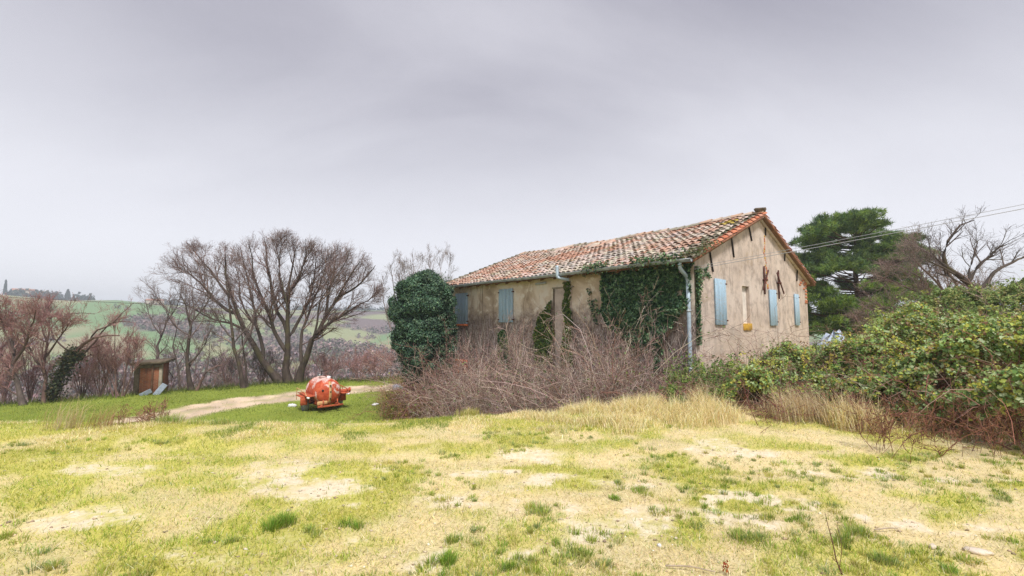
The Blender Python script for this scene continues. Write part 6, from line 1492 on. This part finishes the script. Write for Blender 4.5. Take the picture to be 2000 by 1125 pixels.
# daisies: tiny white heads all over the right of the field
x, y = field_points(420, 8.0, 2.4); k = (fbm(x * 1.1, y * 1.1, 88) > .52) & (x > -1); x, y = x[k], y[k]; n = len(x)
P = np.stack([x, y, H(x, y) + rng.uniform(.015, .035, n)], 1); V, F, c = leaves(P, np.repeat([[0.1, -.3, 1.]], n, 0) + rng.normal(0, .2, (n, 3)), rng.uniform(.009, .018, n), np.full((n, 3), .8), .1, 1.0)
tag(link('daisies', npmesh('daisies', V, F, c), None, M['grass']), 'tiny white daisy heads dotted over the field grass', 'flowers', kind='stuff')

# ------------------------------------------------------------------ the valley and the far ridge
def scrub_slope():
    n = 13000; x = rng.uniform(-95, 8, n); y = np.interp(x, _tx, _ty) + 2 + rng.uniform(0, 1, n) ** 1.5 * 75; k = (np.abs(x / y) < 1.5) & (fbm(x * .09, y * .09, 19) > .30); x, y = x[k], y[k]; n = len(x)
    P0 = np.stack([x, y, H(x, y) - .1], 1); P = stems_from(P0, rng.uniform(1.2, 4.2, n) * (0.7 + 0.6 * fbm(x * .1, y * .1, 23)), rng.normal(0, .3, (n, 3)) * np.array([1, 1, 0]), 1.0, 5, .12, 0)
    R = rng.uniform(.012, .03, n)[:, None] * np.linspace(1, .4, 5)[None]; cols = [(0.30, 0.19, 0.18), (0.36, 0.22, 0.22), (0.24, 0.165, 0.15), (0.34, 0.26, 0.21), (0.29, 0.175, 0.19)]
    Q = spawn(P, R, 6, .25, 1, (20, 50), (.5, 1.4), m=3, up=.2, jit=.15, rr=.6, rmin=.010); parts = []
    for PP, RR in ((P, R), Q):
        V, F = tubes(PP, RR, 3); parts.append((V, F, np.repeat(palette(len(PP), cols, jit=.18), PP.shape[1] * 3, 0)))
    V, F, c = join_np(parts); tag(link('valley_scrub', npmesh('valley_scrub', V, F, c), None, M['twig']), 'pinkish leafless scrub filling the valley slope behind the left trees', 'scrub', kind='stuff')
scrub_slope()
def clump_tris(C, Rx, Rz, k, cols, sz):
    n = len(C); idx = np.repeat(np.arange(n), k); q = unit(rng.normal(size=(n * k, 3))) * rng.uniform(.4, 1, (n * k, 1)); q[:, 2] = np.abs(q[:, 2])
    p = C[idx] + q * np.stack([Rx[idx], Rx[idx], Rz[idx]], 1); s = (sz * Rx)[idx]
    col = palette(n, cols, jit=.15)[idx] * rng.uniform(.75, 1.2, (n * k, 1)); return leaves(p, q + rng.normal(0, .4, q.shape), s, col, .2, 1.0)
def far_woods():
    n = 12000; a = np.radians(rng.uniform(-62, 4, n)); r = rng.uniform(190, 620, n); x, y = np.sin(a) * r, np.cos(a) * r
    f2 = fbm(x / 60 + 9, y / 60, 99, 3); k = (f2 - .25 * sstep(420, 240, r) < .385) | (fbm(x / 42, y / 42, 103, 3) > .62); x, y = x[k], y[k]; n = len(x)
    k = np.hypot(x, y) < 430; x, y = x[k], y[k]; n = len(x)
    C = np.stack([x, y, H(x, y)], 1); h = rng.uniform(2.5, 5, n)
    parts = [clump_tris(C, h * .6, h, 14, [(0.27, 0.195, 0.19), (0.23, 0.165, 0.165), (0.30, 0.23, 0.20), (0.14, 0.15, 0.10)], .6)]
    V, F, c = join_np(parts); tag(link('far_woods', npmesh('far_woods', V, F, c), None, M['twig']), 'grey-violet leafless woods on the far hillside', 'woods', kind='stuff')
    # dark hedge of evergreens along the skyline
    pts = []
    for px in np.concatenate([np.linspace(18, 122, 42), np.linspace(150, 176, 9), np.linspace(580, 760, 26), np.linspace(300, 345, 12)]):
        d = ray(px, 580); az = math.atan2(d[0], d[1]); rr = 640 + rng.uniform(-18, 5); pts.append((math.sin(az) * rr, math.cos(az) * rr))
    pts = np.array(pts); C = np.stack([pts[:, 0], pts[:, 1], H(pts[:, 0], pts[:, 1]) - .5], 1); h = rng.uniform(4.5, 9.5, len(C))
    V, F, c = join_np([clump_tris(C, h * .6, h, 40, [(0.035, 0.06, 0.04), (0.05, 0.075, 0.045), (0.028, 0.05, 0.04)], .55)])
    tag(link('skyline_hedge', npmesh('skyline_hedge', V, F, c), None, M['leaf']), 'dark evergreen hedge along the far ridge skyline', 'hedge', kind='stuff')
    for px, hh, w, lab in ((9, 15, 1.5, 'dark cypress left of the far ridge farmhouse'), (132, 12, 3.2, 'dark pointed conifer standing alone on the far ridge')):
        d = ray(px, 580); az = math.atan2(d[0], d[1]); x, y = math.sin(az) * 640, math.cos(az) * 640; b = np.array([x, y, on(x, y) - .3]); t = empty('far_conifer', tuple(b), 0, lab, 'tree')
        n = 420; z = rng.uniform(.1, 1, n); rr = w * (1 - z) ** .6 * rng.uniform(.5, 1, n); a = rng.uniform(0, 6.28, n); P = np.stack([np.cos(a) * rr, np.sin(a) * rr, z * hh], 1)
        V, F, c = leaves(P, np.stack([np.cos(a), np.sin(a), np.full(n, .3)], 1), np.full(n, 1.5), palette(n, [(0.03, 0.055, 0.04), (0.045, 0.07, 0.045)]), .2, .9); link('crown', npmesh('crown', V, F, c), t, M['leaf'])
        part('trunk', [tube_mesh([[0, 0, -.3], [0, 0, hh * .5]], .3, .15, m=3, sides=7)], M['bark_oak'], t)
far_woods()
def far_house(px, r, w, dpt, h, rise, label, turn, dz=0.0):
    d = ray(px, 580); az = math.atan2(d[0], d[1]); x, y = math.sin(az) * r, math.cos(az) * r; t = empty('far_house', (x, y, on(x, y) - .4 + dz), -az + turn, label, 'house')
    part('wall', [bevel_box(-w / 2, w / 2, -dpt / 2, dpt / 2, 0, h, .02)], M['far_wall'], t)
    V = np.array([[-w / 2 - .4, -dpt / 2 - .4, h], [w / 2 + .4, -dpt / 2 - .4, h], [w / 2 + .4, dpt / 2 + .4, h], [-w / 2 - .4, dpt / 2 + .4, h], [-w / 2 - .4, 0, h + rise], [w / 2 + .4, 0, h + rise]]) + np.array([0, 0, .01])
    rf = part('roof', [(V, [np.array([[0, 1, 5, 4], [2, 3, 4, 5], [0, 3, 2, 1]]), np.array([[0, 4, 3], [1, 2, 5]])])], M['far_roof'], t)
    part('chimney', [bevel_box(w * .2, w * .2 + .8, -.4, .4, h + rise * .5, h + rise + 1, .02)], M['far_wall'], rf)
    for k in range(5):
        for zz in ((1.2, 2.6), (4.0, 5.4)):
            if zz[1] < h - .2:
                xx = -w / 2 + w * (k + .5) / 5; part('window', [bevel_box(xx - .5, xx + .5, -dpt / 2 - .05, -dpt / 2 + .1, zz[0], zz[1], .01)], M['far_pane'], t)
far_house(46, 632, 15, 8, 5.6, 2.0, 'pale far house with red roof among evergreens on the ridge at the left edge', .1, 0.6)
far_house(303, 560, 13, 8, 4.6, 1.8, 'small white far house on the green hillside behind the shed tree', .3)

# ------------------------------------------------------------------ haze over the valley
V, F = boxv(-960, 960, -60, 960, -70, 47)
hz = link('haze', npmesh('haze', V, F)); tag(hz, 'thin pale blue air haze over the valley', 'haze', kind='stuff'); fix_normals(hz.data)
hm = bpy.data.materials.new('haze_air'); hm.use_nodes = True; hm.node_tree.nodes.clear()
pv = hm.node_tree.nodes.new('ShaderNodeVolumePrincipled'); pv.inputs['Color'].default_value = (0.84, 0.92, 1.0, 1); pv.inputs['Density'].default_value = 0.0010; pv.inputs['Anisotropy'].default_value = 0.1
ho = hm.node_tree.nodes.new('ShaderNodeOutputMaterial'); hm.node_tree.links.new(pv.outputs[0], ho.inputs['Volume']); hz.data.materials.append(hm)
